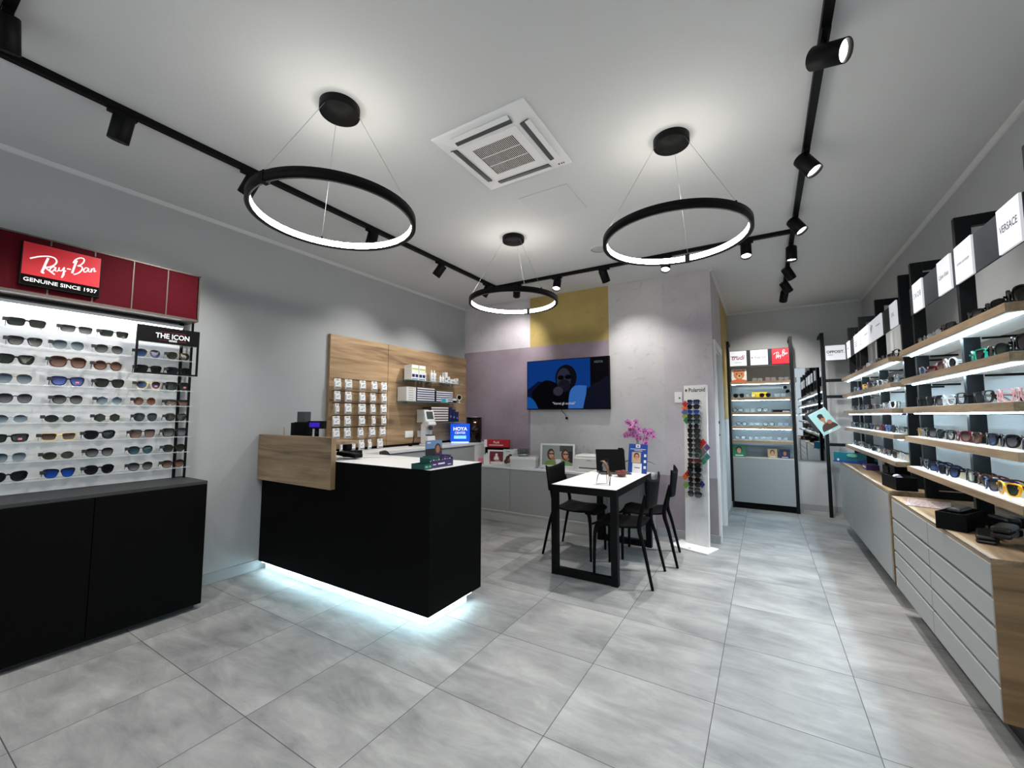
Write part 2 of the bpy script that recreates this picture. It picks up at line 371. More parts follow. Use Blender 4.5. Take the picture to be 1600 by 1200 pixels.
def cove(name, a, bb, nx, ny):
    b = MB(cove_paint); pr = [(0, 0), (.026, 0), (.022, -.008), (.009, -.022), (0, -.026)]
    vs = []
    for p in (a, bb):
        vs += [(p[0] + nx * u, p[1] + ny * u, H + v) for u, v in pr]
    n = 5; b.add(vs, [(0, 1, 2, 3, 4), (9, 8, 7, 6, 5)] + [(i, (i + 1) % n, n + (i + 1) % n, n + i) for i in range(n)])
    struct(b, name)
cove('trim_1', (XL, Y0), (XL, YB), 1, 0); cove('trim_2', (XR, Y0), (XR, YF), -1, 0); cove('trim_3', (XI, YF), (XR, YF), 0, -1); cove('trim_4', (XI, YB), (XI, YF), 1, 0)

# ================================================================== LIGHT FITTINGS
A1, A2, A3 = -1.465, 1.522, 1.705
def pendant(loc, label, a0):
    x, y = loc
    t = thing('ring_pendant', label, 'pendant light', (x, y, 2.38), 0, 'ring pendants')
    zc = H - 2.38
    MB(blackmetal).lathe([(.098, zc - .045), (.1, zc - .04), (.1, zc - .001), (.098, zc)], 32).build('canopy', t)
    n = 72; ro, ri = .40, .378; z0, z1 = -.022, .022
    b = MB(blackmetal); vs = []
    for i in range(n):
        a = 2 * PI * i / n; c, s_ = math.cos(a), math.sin(a)
        vs += [(ro * c, ro * s_, z0), (ro * c, ro * s_, z1), (ri * c, ri * s_, z1), (ri * c, ri * s_, z0)]
    b.smooth = True
    b.add(vs, [(4 * i + k, 4 * ((i + 1) % n) + k, 4 * ((i + 1) % n) + (k + 1) % 4, 4 * i + (k + 1) % 4) for i in range(n) for k in range(4)])
    for k in range(3):
        a = a0 + 2 * PI * k / 3; b.cyl((.389 * math.cos(a), .389 * math.sin(a), .02), (.389 * math.cos(a), .389 * math.sin(a), .034), .005, n=8)
    b.T = Matrix.Rotation(a0, 4, 'Z'); b.smooth = False; b.box(.366, .402, -.014, .014, -.0235, .0235); b.T = Matrix.Identity(4)
    b.build('ring', t)
    b = MB(ring_led); vs = []; rr = .3765; g = .04; m = 70
    for i in range(m + 1):
        a = a0 + g + (2 * PI - 2 * g) * i / m
        vs += [(rr * math.cos(a), rr * math.sin(a), -.017), (rr * math.cos(a), rr * math.sin(a), .017)]
    b.smooth = True; b.add(vs, [(2 * i, 2 * i + 1, 2 * i + 3, 2 * i + 2) for i in range(m)]); b.build('light_strip', t, label='glowing white light strip inside the ring')
    for k in range(3):
        a = a0 + 2 * PI * k / 3
        MB(steel).cyl((.389 * math.cos(a), .389 * math.sin(a), .03), (.085 * math.cos(a), .085 * math.sin(a), zc - .03), .0012, n=5).build('cable', t)
    return t
pendant((.205, .23), 'black ring pendant lamp hanging over the black counter, left of the ceiling cassette', A1)
pendant((1.648, 1.40), 'black ring pendant lamp hanging right of the ceiling air conditioning cassette', A2)
pendant((.156, 2.08), 'farthest black ring pendant lamp, hanging before the mural wall', A3)

TR_X0, TR_X1, TR_Y = -.78, 2.33, 3.2
tag(MB(blackmetal).box(TR_X0 - .018, TR_X0 + .018, -.818, TR_Y + .018, H - .034, H - .0005).build('lighting_track'), 'long black ceiling track running parallel to the left grey wall', 'lighting track', 'ceiling tracks')
tag(MB(blackmetal).box(TR_X0 + .019, TR_X1 - .019, TR_Y - .018, TR_Y + .018, H - .034, H - .0005).build('lighting_track'), 'black ceiling track running across the room before the mural wall', 'lighting track', 'ceiling tracks')
tag(MB(blackmetal).box(TR_X1 - .018, TR_X1 + .018, -.818, 5.5, H - .034, H - .0005).build('lighting_track'), 'black ceiling track running along the right wall of eyewear shelves', 'lighting track', 'ceiling tracks')
tag(MB(blackmetal).box(TR_X0 + .019, TR_X1 - .019, -.818, -.782, H - .034, H - .0005).build('lighting_track'), 'black ceiling track crossing overhead at the camera, upper left corner', 'lighting track', 'ceiling tracks')
def spot(x, y, aim, label, power=1., drop=.075, ang=82, along='y', visible=True):
    """track head: adapter, stem and a can aimed at a point"""
    piv = Vector((x, y, H - .034 - drop)); d = (Vector(aim) - piv).normalized()
    t = thing('track_spotlight', label, 'spotlight', tuple(piv), 0, 'track spotlights')
    b = MB(blackmetal); zt = H - .0335 - piv.z
    if along == 'y': b.box(-.016, .016, -.06, .06, zt - .02, zt)
    else: b.box(-.06, .06, -.016, .016, zt - .02, zt)
    b.build('adapter', t, .002)
    MB(blackmetal).cyl((0, 0, 0), (0, 0, zt - .019), .008, n=10).build('stem', t)
    c = MB(blackmetal); r = .045; L = .135
    a, e = -d * (L * .42), d * (L * .58)
    n = 28; fs = []; vs = []
    for q_, rr in ((a, r * .93), (a + d * .004, r), (e - d * .001, r), (e, r * .97), (e - d * .001, r * .93), (e - d * .022, r * .9)): vs += c.ring(q_, d, rr, n)
    for i in range(5): fs += [(i * n + j, i * n + (j + 1) % n, (i + 1) * n + (j + 1) % n, (i + 1) * n + j) for j in range(n)]
    c.smooth = True; c.add(vs, fs + [tuple(range(n))[::-1]]); c.build('can', t)
    MB(spot_on).cyl(tuple(e - d * .0215), tuple(e - d * .020), r * .9, n=24).build('lens', t, label='lit lamp lens')
    ld = bpy.data.lights.new('spot_lamp', 'SPOT'); ld.energy = SPOT_W * power; ld.color = (1, .97, .93); ld.spot_size = math.radians(ang); ld.spot_blend = .9; ld.shadow_soft_size = .025
    lo = bpy.data.objects.new('spot_lamp', ld); COL.objects.link(lo); lo.parent = t; lo.location = tuple(e + d * .006)
    lo.rotation_euler = d.to_track_quat('-Z', 'Y').to_euler()
    return t
spot(-.47, -.80, (-1.3, -.55, 1.0), 'black track spotlight cut off by the upper left corner of the photo', .6, .06, along='x')
spot(TR_X0, -.36, (-1.45, -.5, 0.9), 'black track spotlight above the red header, second on the left track', .7)
spot(TR_X0, .28, (-1.75, .0, 1.5), 'black track spotlight half behind the nearest ring pendant', 1.)
spot(TR_X0, 1.27, (-.4, .3, 0), 'lit black track spotlight seen through the nearest ring pendant', 1.2)
spot(TR_X0, 2.15, (-1.75, 1.9, 1.6), 'black track spotlight above the oak wall panel, last but one before the track corner', .8)
spot(TR_X0, 3.0, (-1.7, 2.8, 1.5), 'black track spotlight nearest the track corner on the left track', 1.0)
spot(-.47, TR_Y, (-.95, YB, 2.1), 'black track spotlight inside the farthest ring, tilted left at the mural', .7, along='x')
spot(.07, TR_Y, (.2, 2.0, 0), 'lit black track spotlight just right of the farthest ring pendant', 1.3, along='x')
spot(.63, TR_Y, (.85, YB, 1.7), 'black track spotlight tilted right before the gold mural square', .72, along='x')
spot(1.27, TR_Y, (1.2, 1.9, 0), 'bright track spotlight below the edge of the right ring pendant', 2.0, ang=112, along='x')
spot(1.97, TR_Y, (2.0, 2.2, 0), 'lit black track spotlight right of the right ring pendant', 1.3, along='x')
spot(TR_X1, 1.0, (3.7, .2, 2.1), 'large lit black spotlight nearest the camera on the right track', .8, .09)
spot(TR_X1, 1.90, (3.1, 1.6, 1.5), 'second black spotlight on the right track, tilted at the shelves', .8)
spot(TR_X1, 2.84, (3.1, 2.5, 1.5), 'black spotlight at the junction of the right and cross tracks', .8)
spot(TR_X1, 3.5, (2.25, 3.3, 0), 'lit black spotlight hanging upright just beyond the track junction', 2.4)
spot(TR_X1, 4.13, (3.1, 5.0, 1.6), 'black spotlight tilted right, third from the far end of right track', 1.0)
spot(TR_X1, 4.68, (3.1, 5.5, 1.6), 'black spotlight tilted right, last but one on the right track', 1.0)
spot(TR_X1, 5.13, (2.1, 6.2, 1.7), 'farthest black spotlight on the right track, tilted at the back rack', 1.2)
for i, (x, y, aim) in enumerate(((.45, -.8, (.4, -.1, 0)), (1.5, -.8, (1.5, .2, 0)), (TR_X1, -.3, (2.2, .4, 0)))):  # three unseen track heads, added to brighten the room
    spot(x, y, aim, ['black spotlight on the overhead track left of the camera', 'black spotlight on the overhead track at the camera', 'black track spotlight on the right track beside the camera'][i], 1.0, along='y' if i == 2 else 'x')

# cassette air conditioner
t = thing('ceiling_cassette', 'square white air conditioning cassette set in the ceiling', 'air conditioner', (.75, .99, H))
hs = .315
b = MB(white); b.T = Matrix.Identity(4)
# sloped frame
vs = []; rings = [(hs, 0), (hs, -.008), (hs * .97, -.012), (hs * .62, -.03), (hs * .6, -.03)]
for h_, z in rings: vs += [(-h_, -h_, z), (h_, -h_, z), (h_, h_, z), (-h_, h_, z)]
b.add(vs, [(4 * i + k, 4 * i + (k + 1) % 4, 4 * i + 4 + (k + 1) % 4, 4 * i + 4 + k) for i in range(len(rings) - 1) for k in range(4)])
b.build('panel', t, .002)
b = MB(white); g = hs * .62
b.box(-g, g, -g, -g + .055, -.034, -.028).box(-g, g, g - .055, g, -.034, -.028).box(-g, -g + .055, -g + .055, g - .055, -.034, -.028).box(g - .055, g, -g + .055, g - .055, -.034, -.028)
gi = g - .055; n = 26
for i in range(n + 1):
    x = -gi + 2 * gi * i / n; b.box(x - .0017, x + .0017, -gi, gi, -.034, -.0325)
for y in (-gi / 3, gi / 3): b.box(-gi, gi, y - .002, y + .002, -.0345, -.0322)
b.build('grille', t)
MB(black).box(-gi, gi, -gi, gi, -.032, -.028).build('grille_backing', t)
for k in range(4):
    M4 = Matrix.Rotation(k * PI / 2, 4, 'Z')
    b = MB(greydark); b.T = M4 @ Matrix.Translation((0, hs * .79, -.0225)) @ Matrix.Rotation(.16, 4, 'X'); b.box(-.19, .19, -.03, .018, -.006, .001); b.m(white).box(-.19, .19, .0, .03, -.010, -.004); b.build('air_flap', t)
b = MB(ink); b.T = Matrix.Translation((.262, .262, -.022)); b.box(-.02, -.012, -.004, .004, -.004, 0).box(0, .006, -.004, .004, -.004, 0).box(.014, .02, -.004, .004, -.004, 0).build('indicator', t)
t = tag(MB(cove_paint).box(.54, .93, 1.52, 1.92, H - .004, H).build('access_hatch', None, .002), 'flush white access hatch beside the ceiling air conditioner', 'hatch')
t = thing('ceiling_speaker', 'round white flush speaker in the ceiling left of the right ring pendant', 'speaker', (.74, 2.74, H))
MB(cove_paint).lathe([(.085, -.006), (.09, -.004), (.09, 0)], 32).build('rim', t)
MB(mat('speaker_mesh', (176, 177, 178), .8, noise=.1, nscale=300)).lathe([(.001, -.0085), (.06, -.008), (.082, -.006)], 32).build('grille', t)

# ================================================================== GLASSES
def lens_outline(shape, n=26):
    P = dict(wayfarer=(.0255, .021, 3.2, .24, .16), square=(.026, .0225, 4.5, .12, .08), rect=(.0275, .0172, 4.5, .13, .1), round=(.024, .0235, 2.0, 0, 0), oval=(.027, .019, 2.0, 0, 0),
             aviator=(.0285, .0245, 2.4, .16, -.1), cat=(.027, .021, 2.5, .14, .32), hex=(.026, .0225, 2.0, 0, 0), panto=(.025, .022, 2.3, .12, .08), large=(.0295, .0265, 2.7, .1, .08))[shape]
    a, b_, e, tp, lift = P; out = []
    for i in range(n):
        th = 2 * PI * i / n
        c, s_ = math.cos(th), math.sin(th)
        y = a * math.copysign(abs(c) ** (2 / e), c); z = b_ * math.copysign(abs(s_) ** (2 / e), s_)
        if shape == 'hex':
            k = round(th / (PI / 3)); loc = th - k * PI / 3; q = math.cos(PI / 6) / math.cos(abs(loc) - PI / 6 if abs(loc) < PI / 6 else 0)
            r = 1 / max(abs(math.cos(((th + PI / 6) % (PI / 3)) - PI / 6)), .1) * .92; y = a * r * c; z = b_ * r * s_
        y *= 1 + tp * z / b_
        z += lift * max(0, y / a) * (b_ if z > 0 else b_ * .3) * .6
        out.append((y, z))
    return out, a, b_
GM = {}
def glasses_meshes(shape, thick):
    """frame, lens and temple meshes; front faces -Y, rests on z=0"""
    key = (shape, thick)
    if key in GM: return GM[key]
    out, a, b_ = lens_outline(shape); n = len(out)
    out = [(y * 1.06, z * 1.14) for y, z in out]; a *= 1.06; b_ *= 1.14
    tr = {'wire': .0014, 'thin': .0032, 'thick': .0056, 'brow': .0018}[thick]; dp = {'wire': .0012, 'thin': .002, 'thick': .003, 'brow': .0016}[thick]
    zc = b_ + tr + .002; dx = a + tr + .0075
    fb = MB(None); fb.mats.append(FRAME['black']); fb.c = 0
    for sgn in (1, -1):
        vs = []
        for y, z in out:
            rr = math.hypot(y, z); tt = tr
            if thick == 'brow' and z > 0: tt = tr + .0055 * (z / b_)
            oy, oz = y * (1 + tt / rr), z * (1 + tt / rr)
            wrap = lambda q: .010 * ((dx + q) / .06) ** 2
            for (py, pz, ex) in ((oy, oz, -dp), (y, z, -dp), (y, z, dp), (oy, oz, dp)):
                vs.append((sgn * (dx + py), wrap(py) + ex, zc + pz))
        fb.add(vs, [tuple(4 * i + k if q == 0 else 4 * ((i + 1) % n) + k if q == 1 else 4 * ((i + 1) % n) + (k + 1) % 4 if q == 2 else 4 * i + (k + 1) % 4 for q in range(4))[::sgn] for i in range(n) for k in range(4)])
        hx = sgn * (dx + a + tr); fb.box(min(hx, hx - sgn * .004), max(hx, hx - sgn * .004) + 0, .006, .014, zc + b_ * .35, zc + b_ * .35 + max(.004, tr * 1.6))
    if thick in ('wire', 'brow'):
        fb.tube(smooth_line([(-.009, .001, zc + b_ * .3), (0, -.002, zc + b_ * .45), (.009, .001, zc + b_ * .3)], 3), .0011, 6)
        if shape == 'aviator': fb.tube([(-.016, 0, zc + b_ * .92), (.016, 0, zc + b_ * .92)], .0011, 6)
    else:
        fb.tube(smooth_line([(-.010, .001, zc + b_ * .4), (0, -.001, zc + b_ * .6), (.010, .001, zc + b_ * .4)], 3), tr * .85, 6)
    def mk(mb, nm):
        me = bpy.data.meshes.new(nm); me.from_pydata(mb.v, [], mb.f); me.update()
        me.polygons.foreach_set('use_smooth', mb.sm); me.materials.append(FRAME['black']); return me
    fm = mk(fb, 'frame'); lm = []
    for sgn in (1, -1):
        lb = MB(FRAME['black']); vs = []
        wrap = lambda q: .010 * ((dx + q) / .06) ** 2
        vs = [(sgn * (dx + y), wrap(y) - .0006, zc + z) for y, z in out] + [(sgn * (dx + y), wrap(y) + .0006, zc + z) for y, z in out]
        lb.add(vs, [tuple(range(n))[::sgn], tuple(range(n, 2 * n))[::-sgn]] + [(i, (i + 1) % n, n + (i + 1) % n, n + i) for i in range(n)])
        lm.append(mk(lb, 'lens'))
    tm = []
    th, tw = {'wire': (.0022, .0016), 'thin': (.0045, .0026), 'thick': (.008, .0034), 'brow': (.006, .003)}[thick]
    for sgn in (1, -1):
        tb = MB(FRAME['black']); hx = sgn * (dx + a + tr - .001); hz = zc + b_ * .35 + .002
        pts = [(hx, .012, hz), (hx, .06, hz), (hx * .97, .10, hz - .001), (hx * .95, .118, hz - .008), (hx * .93, .138, max(.004, hz - .03))]
        for p, q in zip(pts, pts[1:]): tb.bar(p, q, tw, th)
        tm.append(mk(tb, 'temple'))
    tagm = MB(FRAME['black']); hz = zc + b_ * .35 + .002; hx = -(dx + a + tr)
    tagm.box(hx - .017, hx + .002, -.004, .012, hz - .009, hz + .011); tagm.box(hx - .004, hx + .010, -.002, .006, hz - .004, hz + .004)
    sm = MB(FRAME['black']); sm.box(dx - .007, dx + .009, -.0030 + .010 * (dx / .06) ** 2, -.0015 + .010 * (dx / .06) ** 2, zc - .012, zc - .001)
    GM[key] = (fm, lm, tm, mk(tagm, 'security_tag'), mk(sm, 'sticker'), zc, b_); return GM[key]
def setm(o, m):
    o.material_slots[0].link = 'OBJECT'; o.material_slots[0].material = m
def glasses(shape, thick, fr, ln, loc, rz, where, group, secure=False, sticker=False, tilt=0., name=None, word=None, tl=1.):
    fm, lm, tm, tg, sk, zc, b_ = glasses_meshes(shape, thick)
    sun = ln != 'clear'
    nm = name or ('sunglasses' if sun else 'eyeglasses')
    shp = {'wayfarer': 'square', 'square': 'square', 'rect': 'narrow rectangular', 'round': 'round', 'oval': 'oval', 'aviator': 'aviator', 'cat': 'cat-eye', 'hex': 'hexagonal', 'panto': 'rounded', 'large': 'oversized'}[shape]
    lw = {'clear': ''}.get(ln, f', {ln} lenses')
    t = thing(nm, f'{fr} {shp} {nm}{lw}, {where}', nm, loc, rz, group, tilt)
    def ch(n_, me, m, par=t):
        o = bpy.data.objects.new(n_, me); COL.objects.link(o); o.parent = par; setm(o, m); return o
    ch('frame', fm, FRAME[fr])
    for l in lm: ch('lens', l, LENS[ln])
    for q in tm: ch('temple', q, FRAME[fr]).scale = (1, tl, 1)
    if secure: o = ch('security_tag', tg, TAGM); o['label'] = 'black security tag clipped to the temple'
    if sticker: o = ch('sticker', sk, STICK); o['label'] = 'small red and white sticker on the lens'
    return t
TAGM = mat('security_tag_black', (24, 24, 30), .5)
STICK = mat('red_white_sticker', (214, 120, 130), .5)

# ================================================================== LEFT WALL DISPLAY
c = thing('base_cabinet', 'low matt black cabinet under the red-topped sunglasses display', 'cabinet', (XL, -.26, 0), PI / 2)
# local: x along +Y, front faces +X (local -Y); depth .43
MB(deepblack).box(-.64, .643, -.41, -.013, .035, .862).build('body', c)
MB(blacktop).box(-.645, .645, -.428, -.0005, .862, .885).build('top', c, .002, label='charcoal wood-grain top')
for x0, x1 in ((-.64, .055), (.059, .643)):
    MB(deepblack).box(x0, x1, -.43, -.4105, .035, .861).build('door', c, .0015)
MB(kick).box(-.62, .62, -.38, -.03, 0, .034).build('plinth', c)

d = thing('sunglasses_display', 'wall display with red header and ledges of sunglasses above the black cabinet', 'display rack', (XL, -.13, .886), PI / 2)
# local x = world Y + .13 ; local y = -(X - XL) ; z = Z - .886
W0, W1 = -.62, .49
lit_white = mat('display_back_white', (226, 227, 228), .55)
MB(lit_white).box(W0, W1 - .055, -.045, -.0015, 0, 1.16).build('back_panel', d)
MB(blackmetal).box(W1 - .052, W1 - .036, -.052, -.0015, 0, 1.18).build('rail', d)
MB(blackmetal).box(W1 - .009, W1 + .003, -.12, -.105, 0, 1.18).build('rail', d)
b = MB(maroon)
hz0, hz1, hy = 1.19, 1.535, -.19
seams = [W0 + .012, -.10, .095, .287, .48]
seams = [W0 + .012, -.295, -.10, .095, .287, .478]
for x0, x1 in zip(seams, seams[1:]): b.box(x0 + .002, x1 - .002, hy, -.03, hz0 + .006, hz1 - .006)
hd = b.build('header', d, .002)
b = MB(pewter); b.box(W0, W1, hy - .006, -.002, hz1 - .007, hz1 + .002).box(W0, W1, hy - .006, -.002, hz0 - .012, hz0 + .006).box(W0, W0 + .012, hy - .006, -.002, hz0, hz1).box(W1 - .01, W1, hy - .006, -.002, hz0, hz1)
for x in seams[1:-1]: b.box(x - .0035, x + .0035, hy - .004, -.03, hz0, hz1)
b.build('header_trim', hd, label='pewter coloured metal trim around the red panels')
MB(led_left).box(W0 + .01, W1 - .06, -.085, -.07, 1.118, 1.130).build('led_strip', d)
MB(lit_white).box(W0, W1 - .055, -.095, -.046, 1.131, 1.15).build('strip_cover', d)
# brand sign
u0, u1, v0, v1 = -.408, -.078, 1.234, 1.484
s = MB(blackmetal).box(u0 - .006, u1 + .006, hy - .03, hy - .0045, v0 - .006, v1 + .006).build('sign', d, .001)
b = MB(signred); b.T = frame((0, hy - .0308, 0)); b.rect(u0, u1, v0 + .058, v1).m(deepblack).rect(u0, u1, v0, v0 + .0575); b.build('sign_face', s, label='red sign face with a black band below')
STROKES = [([(198, 300), (215, 296), (260, 286), (320, 284), (362, 296), (378, 322), (362, 346), (330, 360), (306, 364), (340, 390), (372, 413)], 11),
           ([(318, 296), (304, 335), (290, 378), (284, 396), (300, 402)], 15),
           ([(376, 364), (356, 358), (338, 372), (338, 388), (356, 388), (372, 368), (376, 362), (372, 384), (388, 388), (396, 380)], 8),
           ([(398, 362), (400, 382), (418, 384), (434, 362), (434, 372), (430, 405), (422, 434), (436, 412), (436, 396), (448, 384)], 8),
           ([(454, 371), (482, 375)], 10),
           ([(520, 312), (508, 350), (496, 392), (494, 402)], 14), ([(496, 330), (512, 306), (545, 294), (572, 302), (572, 324), (550, 344), (530, 350), (556, 354), (566, 372), (550, 394), (522, 408), (505, 410)], 10),
           ([(612, 370), (592, 364), (578, 378), (582, 394), (600, 390), (614, 370), (614, 390), (630, 392), (636, 372)], 8),
           ([(636, 370), (634, 396)], 9), ([(636, 384), (648, 370), (658, 372), (656, 392), (672, 388)], 8)]
def logo(b, u0, u1, v0, v1, d):
    """hand-lettered logo strokes fitted to a rectangle"""
    def cv(p):
        x, y = p; u = (x - 150) / 555.; top = 180 + .227 * (x - 165); bot = 470 + .174 * (x - 135)
        t = (y - top) / (bot - top)
        return (u0 + (u1 - u0) * u, v1 - (v1 - v0) * t)
    k = (u1 - u0) / 555.
    for pts, wd in STROKES: b.ribbon(smooth_line([cv(p) for p in pts], 4), wd * k * 1.12, d); d += .00003
b = MB(white_ink); b.T = frame((0, hy - .0308, 0)); logo(b, u0, u1, v0, v1, .0006); b.text('GENUINE SINCE 1937', .031, ((u0 + u1) / 2, v0 + .028), .0006, sx=1.06); b.build('lettering', s)
# framed sub-sign
f = MB(blackmetal); X0, X1, Z0, Z1, yy = .136, .508, .762, 1.105, -.186
f.box(X0, X0 + .012, yy, yy + .012, Z0, Z1).box(X1 - .012, X1, yy, yy + .012, Z0, Z1).box(X0 + .012, X1 - .012, yy, yy + .012, Z0, Z0 + .012).box(X0 + .012, X1 - .012, yy + .001, yy + .011, Z1 - .118, Z1)
f.box(X1 - .010, X1 - .002, yy + .012, -.122, Z1 - .02, Z1 - .012)
f = f.build('series_frame', d)
b = MB(white_ink); b.T = frame((0, yy + .0005, 0)); cx = (X0 + X1) / 2 + .02
b.text('THE ICON', .050, (cx, Z1 - .066), .0004, sx=.88, bold=.016); b.text('SERIES', .018, (cx, Z1 - .096), .0004)
b.m(redink).rect(cx - .078, cx + .078, Z1 - .036, Z1 - .0345, .0004).rect(cx - .082, cx - .034, Z1 - .0965, Z1 - .095, .0004).rect(cx + .034, cx + .082, Z1 - .0965, Z1 - .095, .0004); b.build('lettering', f)
LEDGE = [1.876 - .1135 * i for i in range(9)]
for i, z in enumerate(LEDGE):
    b = MB(acrylic); zz = z - .886; b.box(W0, W1 + .005, -.155, -.046, zz - .004, zz); b.box(W0, W1 + .005, -.158, -.1553, zz - .004, zz + .003); b.build('ledge', d)
RWS = [[(-.49, 'rect', 'thick', 'black', 'green', 0), (-.28, 'rect', 'thin', 'black', 'grey fade', 0), (-.10, 'rect', 'thin', 'black', 'green', 0)],
 [(-.49, 'wayfarer', 'thin', 'black', 'grey fade', 0), (-.31, 'aviator', 'wire', 'silver', 'blue fade', 0), (-.12, 'aviator', 'wire', 'silver', 'grey fade', 0), (.085, 'aviator', 'wire', 'gold', 'dark blue', 0), (.265, 'aviator', 'wire', 'gold', 'green', 0)],
 [(-.52, 'wayfarer', 'thick', 'black', 'green', 0), (-.305, 'large', 'thick', 'tortoise', 'brown fade', 0), (-.12, 'round', 'thick', 'tortoise', 'brown fade', 0), (.095, 'wayfarer', 'thick', 'black', 'black', 0), (.30, 'wayfarer', 'thick', 'black', 'black', 0)],
 [(-.52, 'aviator', 'wire', 'gold', 'blue fade', 0), (-.30, 'wayfarer', 'thick', 'navy', 'violet', 1), (-.105, 'wayfarer', 'thick', 'black', 'green', 0), (.10, 'panto', 'thick', 'cream', 'dark blue', 1), (.305, 'square', 'thick', 'black', 'green', 1)],
 [(-.51, 'panto', 'thin', 'navy', 'grey fade', 0), (-.295, 'panto', 'thin', 'black', 'grey fade', 0), (-.10, 'hex', 'wire', 'silver', 'blue fade', 0), (.085, 'round', 'wire', 'gold', 'orange brown', 0), (.295, 'rect', 'thin', 'dark brown', 'brown fade', 0)],
 [(-.52, 'oval', 'wire', 'silver', 'blue fade', 0), (-.32, 'oval', 'wire', 'silver', 'green', 0), (-.105, 'hex', 'wire', 'gold', 'green', 0), (.095, 'panto', 'brow', 'black', 'green', 0), (.29, 'panto', 'brow', 'tortoise', 'green', 0)],
 [(-.52, 'rect', 'thick', 'black', 'green', 1), (-.32, 'rect', 'thick', 'cream', 'purple brown', 0), (-.135, 'cat', 'thick', 'black', 'black', 0), (.085, 'square', 'thin', 'black', 'brown fade', 0), (.285, 'square', 'thick', 'black', 'grey fade', 0)],
 [(-.51, 'panto', 'wire', 'silver', 'blue fade', 0), (-.315, 'oval', 'wire', 'gold', 'green', 0), (-.13, 'panto', 'thin', 'black', 'grey fade', 0), (.08, 'panto', 'thin', 'black', 'teal', 0), (.285, 'panto', 'thin', 'black', 'green', 0)],
 [(-.51, 'cat', 'thick', 'black', 'black', 0), (-.305, 'wayfarer', 'brow', 'black', 'blue mirror', 0), (-.125, 'panto', 'thick', 'black', 'black', 0), (.085, 'panto', 'thin', 'black', 'grey fade', 0), (.285, 'panto', 'thin', 'dark brown', 'brown fade', 0)]]
for i, row in enumerate(RWS):
    ln = 'top ledge' if i == 0 else 'bottom ledge' if i == 8 else ORD[i] + ' ledge'
    for j, (y, sh, tk, fr, le, st) in enumerate(row):
        y = min(y, .272)
        glasses(sh, tk, fr, le, (XL + .143, y + .004, LEDGE[i] + .0005), PI / 2, f'{nth(j, len(row))} from left, {ln} of red display', 'sunglasses on the red-topped wall display', secure=True, sticker=bool(st), tl=.62)

# ================================================================== CASH COUNTER
CX0, CX1, CY0, CY1 = XL + .013, .19, .985, 1.555
c = thing('cash_counter', 'long black cash counter with white top and glowing plinth', 'counter', (0, CY0, 0))
MB(deepblack).box(CX0, CX1, 0, CY1 - CY0, .075, .978).build('body', c, .001)
MB(laminate).box(CX0, CX1 - .001, .002, CY1 - CY0, .978, 1.0).build('worktop', c, .0015)
MB(deepblack).box(CX0, CX1 + .001, -.003, .0015, .97, .9985).box(CX1 - .0008, CX1 + .002, -.003, CY1 - CY0, .97, .9985).build('edge_band', c)
MB(plinth_white).box(CX0 + .05, CX1 - .04, .035, CY1 - CY0 - .12, 0, .07).build('plinth', c)
MB(led_counter).box(CX0 + .03, CX1 - .012, .012, .022, .066, .0745).box(CX1 - .022, CX1 - .012, .022, CY1 - CY0 - .1, .066, .0745).build('led_strip', c, label='glowing cool white light strip along the base')
b = MB(oak_x); b.box(CX0, -.775, -.045, -.0035, .79, 1.185); p = b.build('wood_panel', c, .0015, label='raised oak panel on the front of the counter')
MB(oak_x).box(CX0, -.79, -.0034, .22, 1.125, 1.15).build('shelf', c)
MB(edge_oak).box(-.7748, -.7735, -.045, -.0035, .79, 1.185).build('panel_edge', p)
# monitor and receipt printer behind the panel, pole display, card machine
zc = 1.1505
t = thing('monitor', 'tall dark till terminal seen side-on above the oak counter panel', 'till terminal', (-1.40, 1.09, zc), .35)
MB(black).box(-.035, .06, -.06, .06, 0, .145).build('body', t, .004); MB(greydark).box(-.02, .06, -.045, .03, .145, .235).build('screen_back', t, .004)
MB(blackmetal).box(-.075, -.036, -.05, .05, 0, .14).build('base', t, .004)
t = thing('customer_display', 'black pole display with small blue screen standing above the counter panel', 'customer display', (-1.25, 1.13, zc), .45)
MB(blackmetal).box(-.075, .075, -.05, .05, 0, .016).build('base', t, .006)
MB(blackmetal).cyl((0, 0, .014), (0, 0, .09), .018, n=16).build('pole', t)
MB(blackmetal).box(-.075, .075, -.022, .022, .088, .155).build('housing', t, .005)
MB(emit('vfd_blue', (60, 40, 200), .8, 0.)).box(-.056, .036, -.0225, -.0221, .103, .142).build('screen', t)
t = thing('pencil', 'light wooden stick standing behind the left end of the counter panel', 'stick', (-1.72, 1.12, zc))
MB(edge_oak).bar((0, 0, 0), (-.03, .01, .09), .008).build('shaft', t)
t = thing('card_reader', 'black card payment terminal lying on the white counter', 'card reader', (-.87, 1.175, 1.0125), 1.75)
b = MB(black); b.T = Matrix.Rotation(.10, 4, 'X'); b.box(-.045, .045, -.10, .10, .006, .036); b.build('body', t, .006)
b = MB(greydark); b.T = Matrix.Rotation(.10, 4, 'X'); b.box(-.032, .032, .02, .08, .0365, .0375); b.build('screen', t)
b = MB(greydark); b.T = Matrix.Rotation(.10, 4, 'X')
for r in range(4):
    for q in range(3): b.box(-.03 + q * .022, -.014 + q * .022, -.075 + r * .02, -.062 + r * .02, .0365, .040)
b.build('keypad', t)
t = thing('phone', 'black desk phone standing at the right edge of the oak panel', 'telephone', (-.99, 1.30, 1.001), .4)
MB(black).box(-.06, .06, -.06, .06, 0, .05).build('base', t, .006); MB(black).box(-.07, -.03, -.05, .05, .051, .115).build('handset', t, .01)
t = thing('paper_sheets', 'loose white papers lying beside the card reader on the counter', 'paper', (-.80, 1.40, 1.0005), .4)
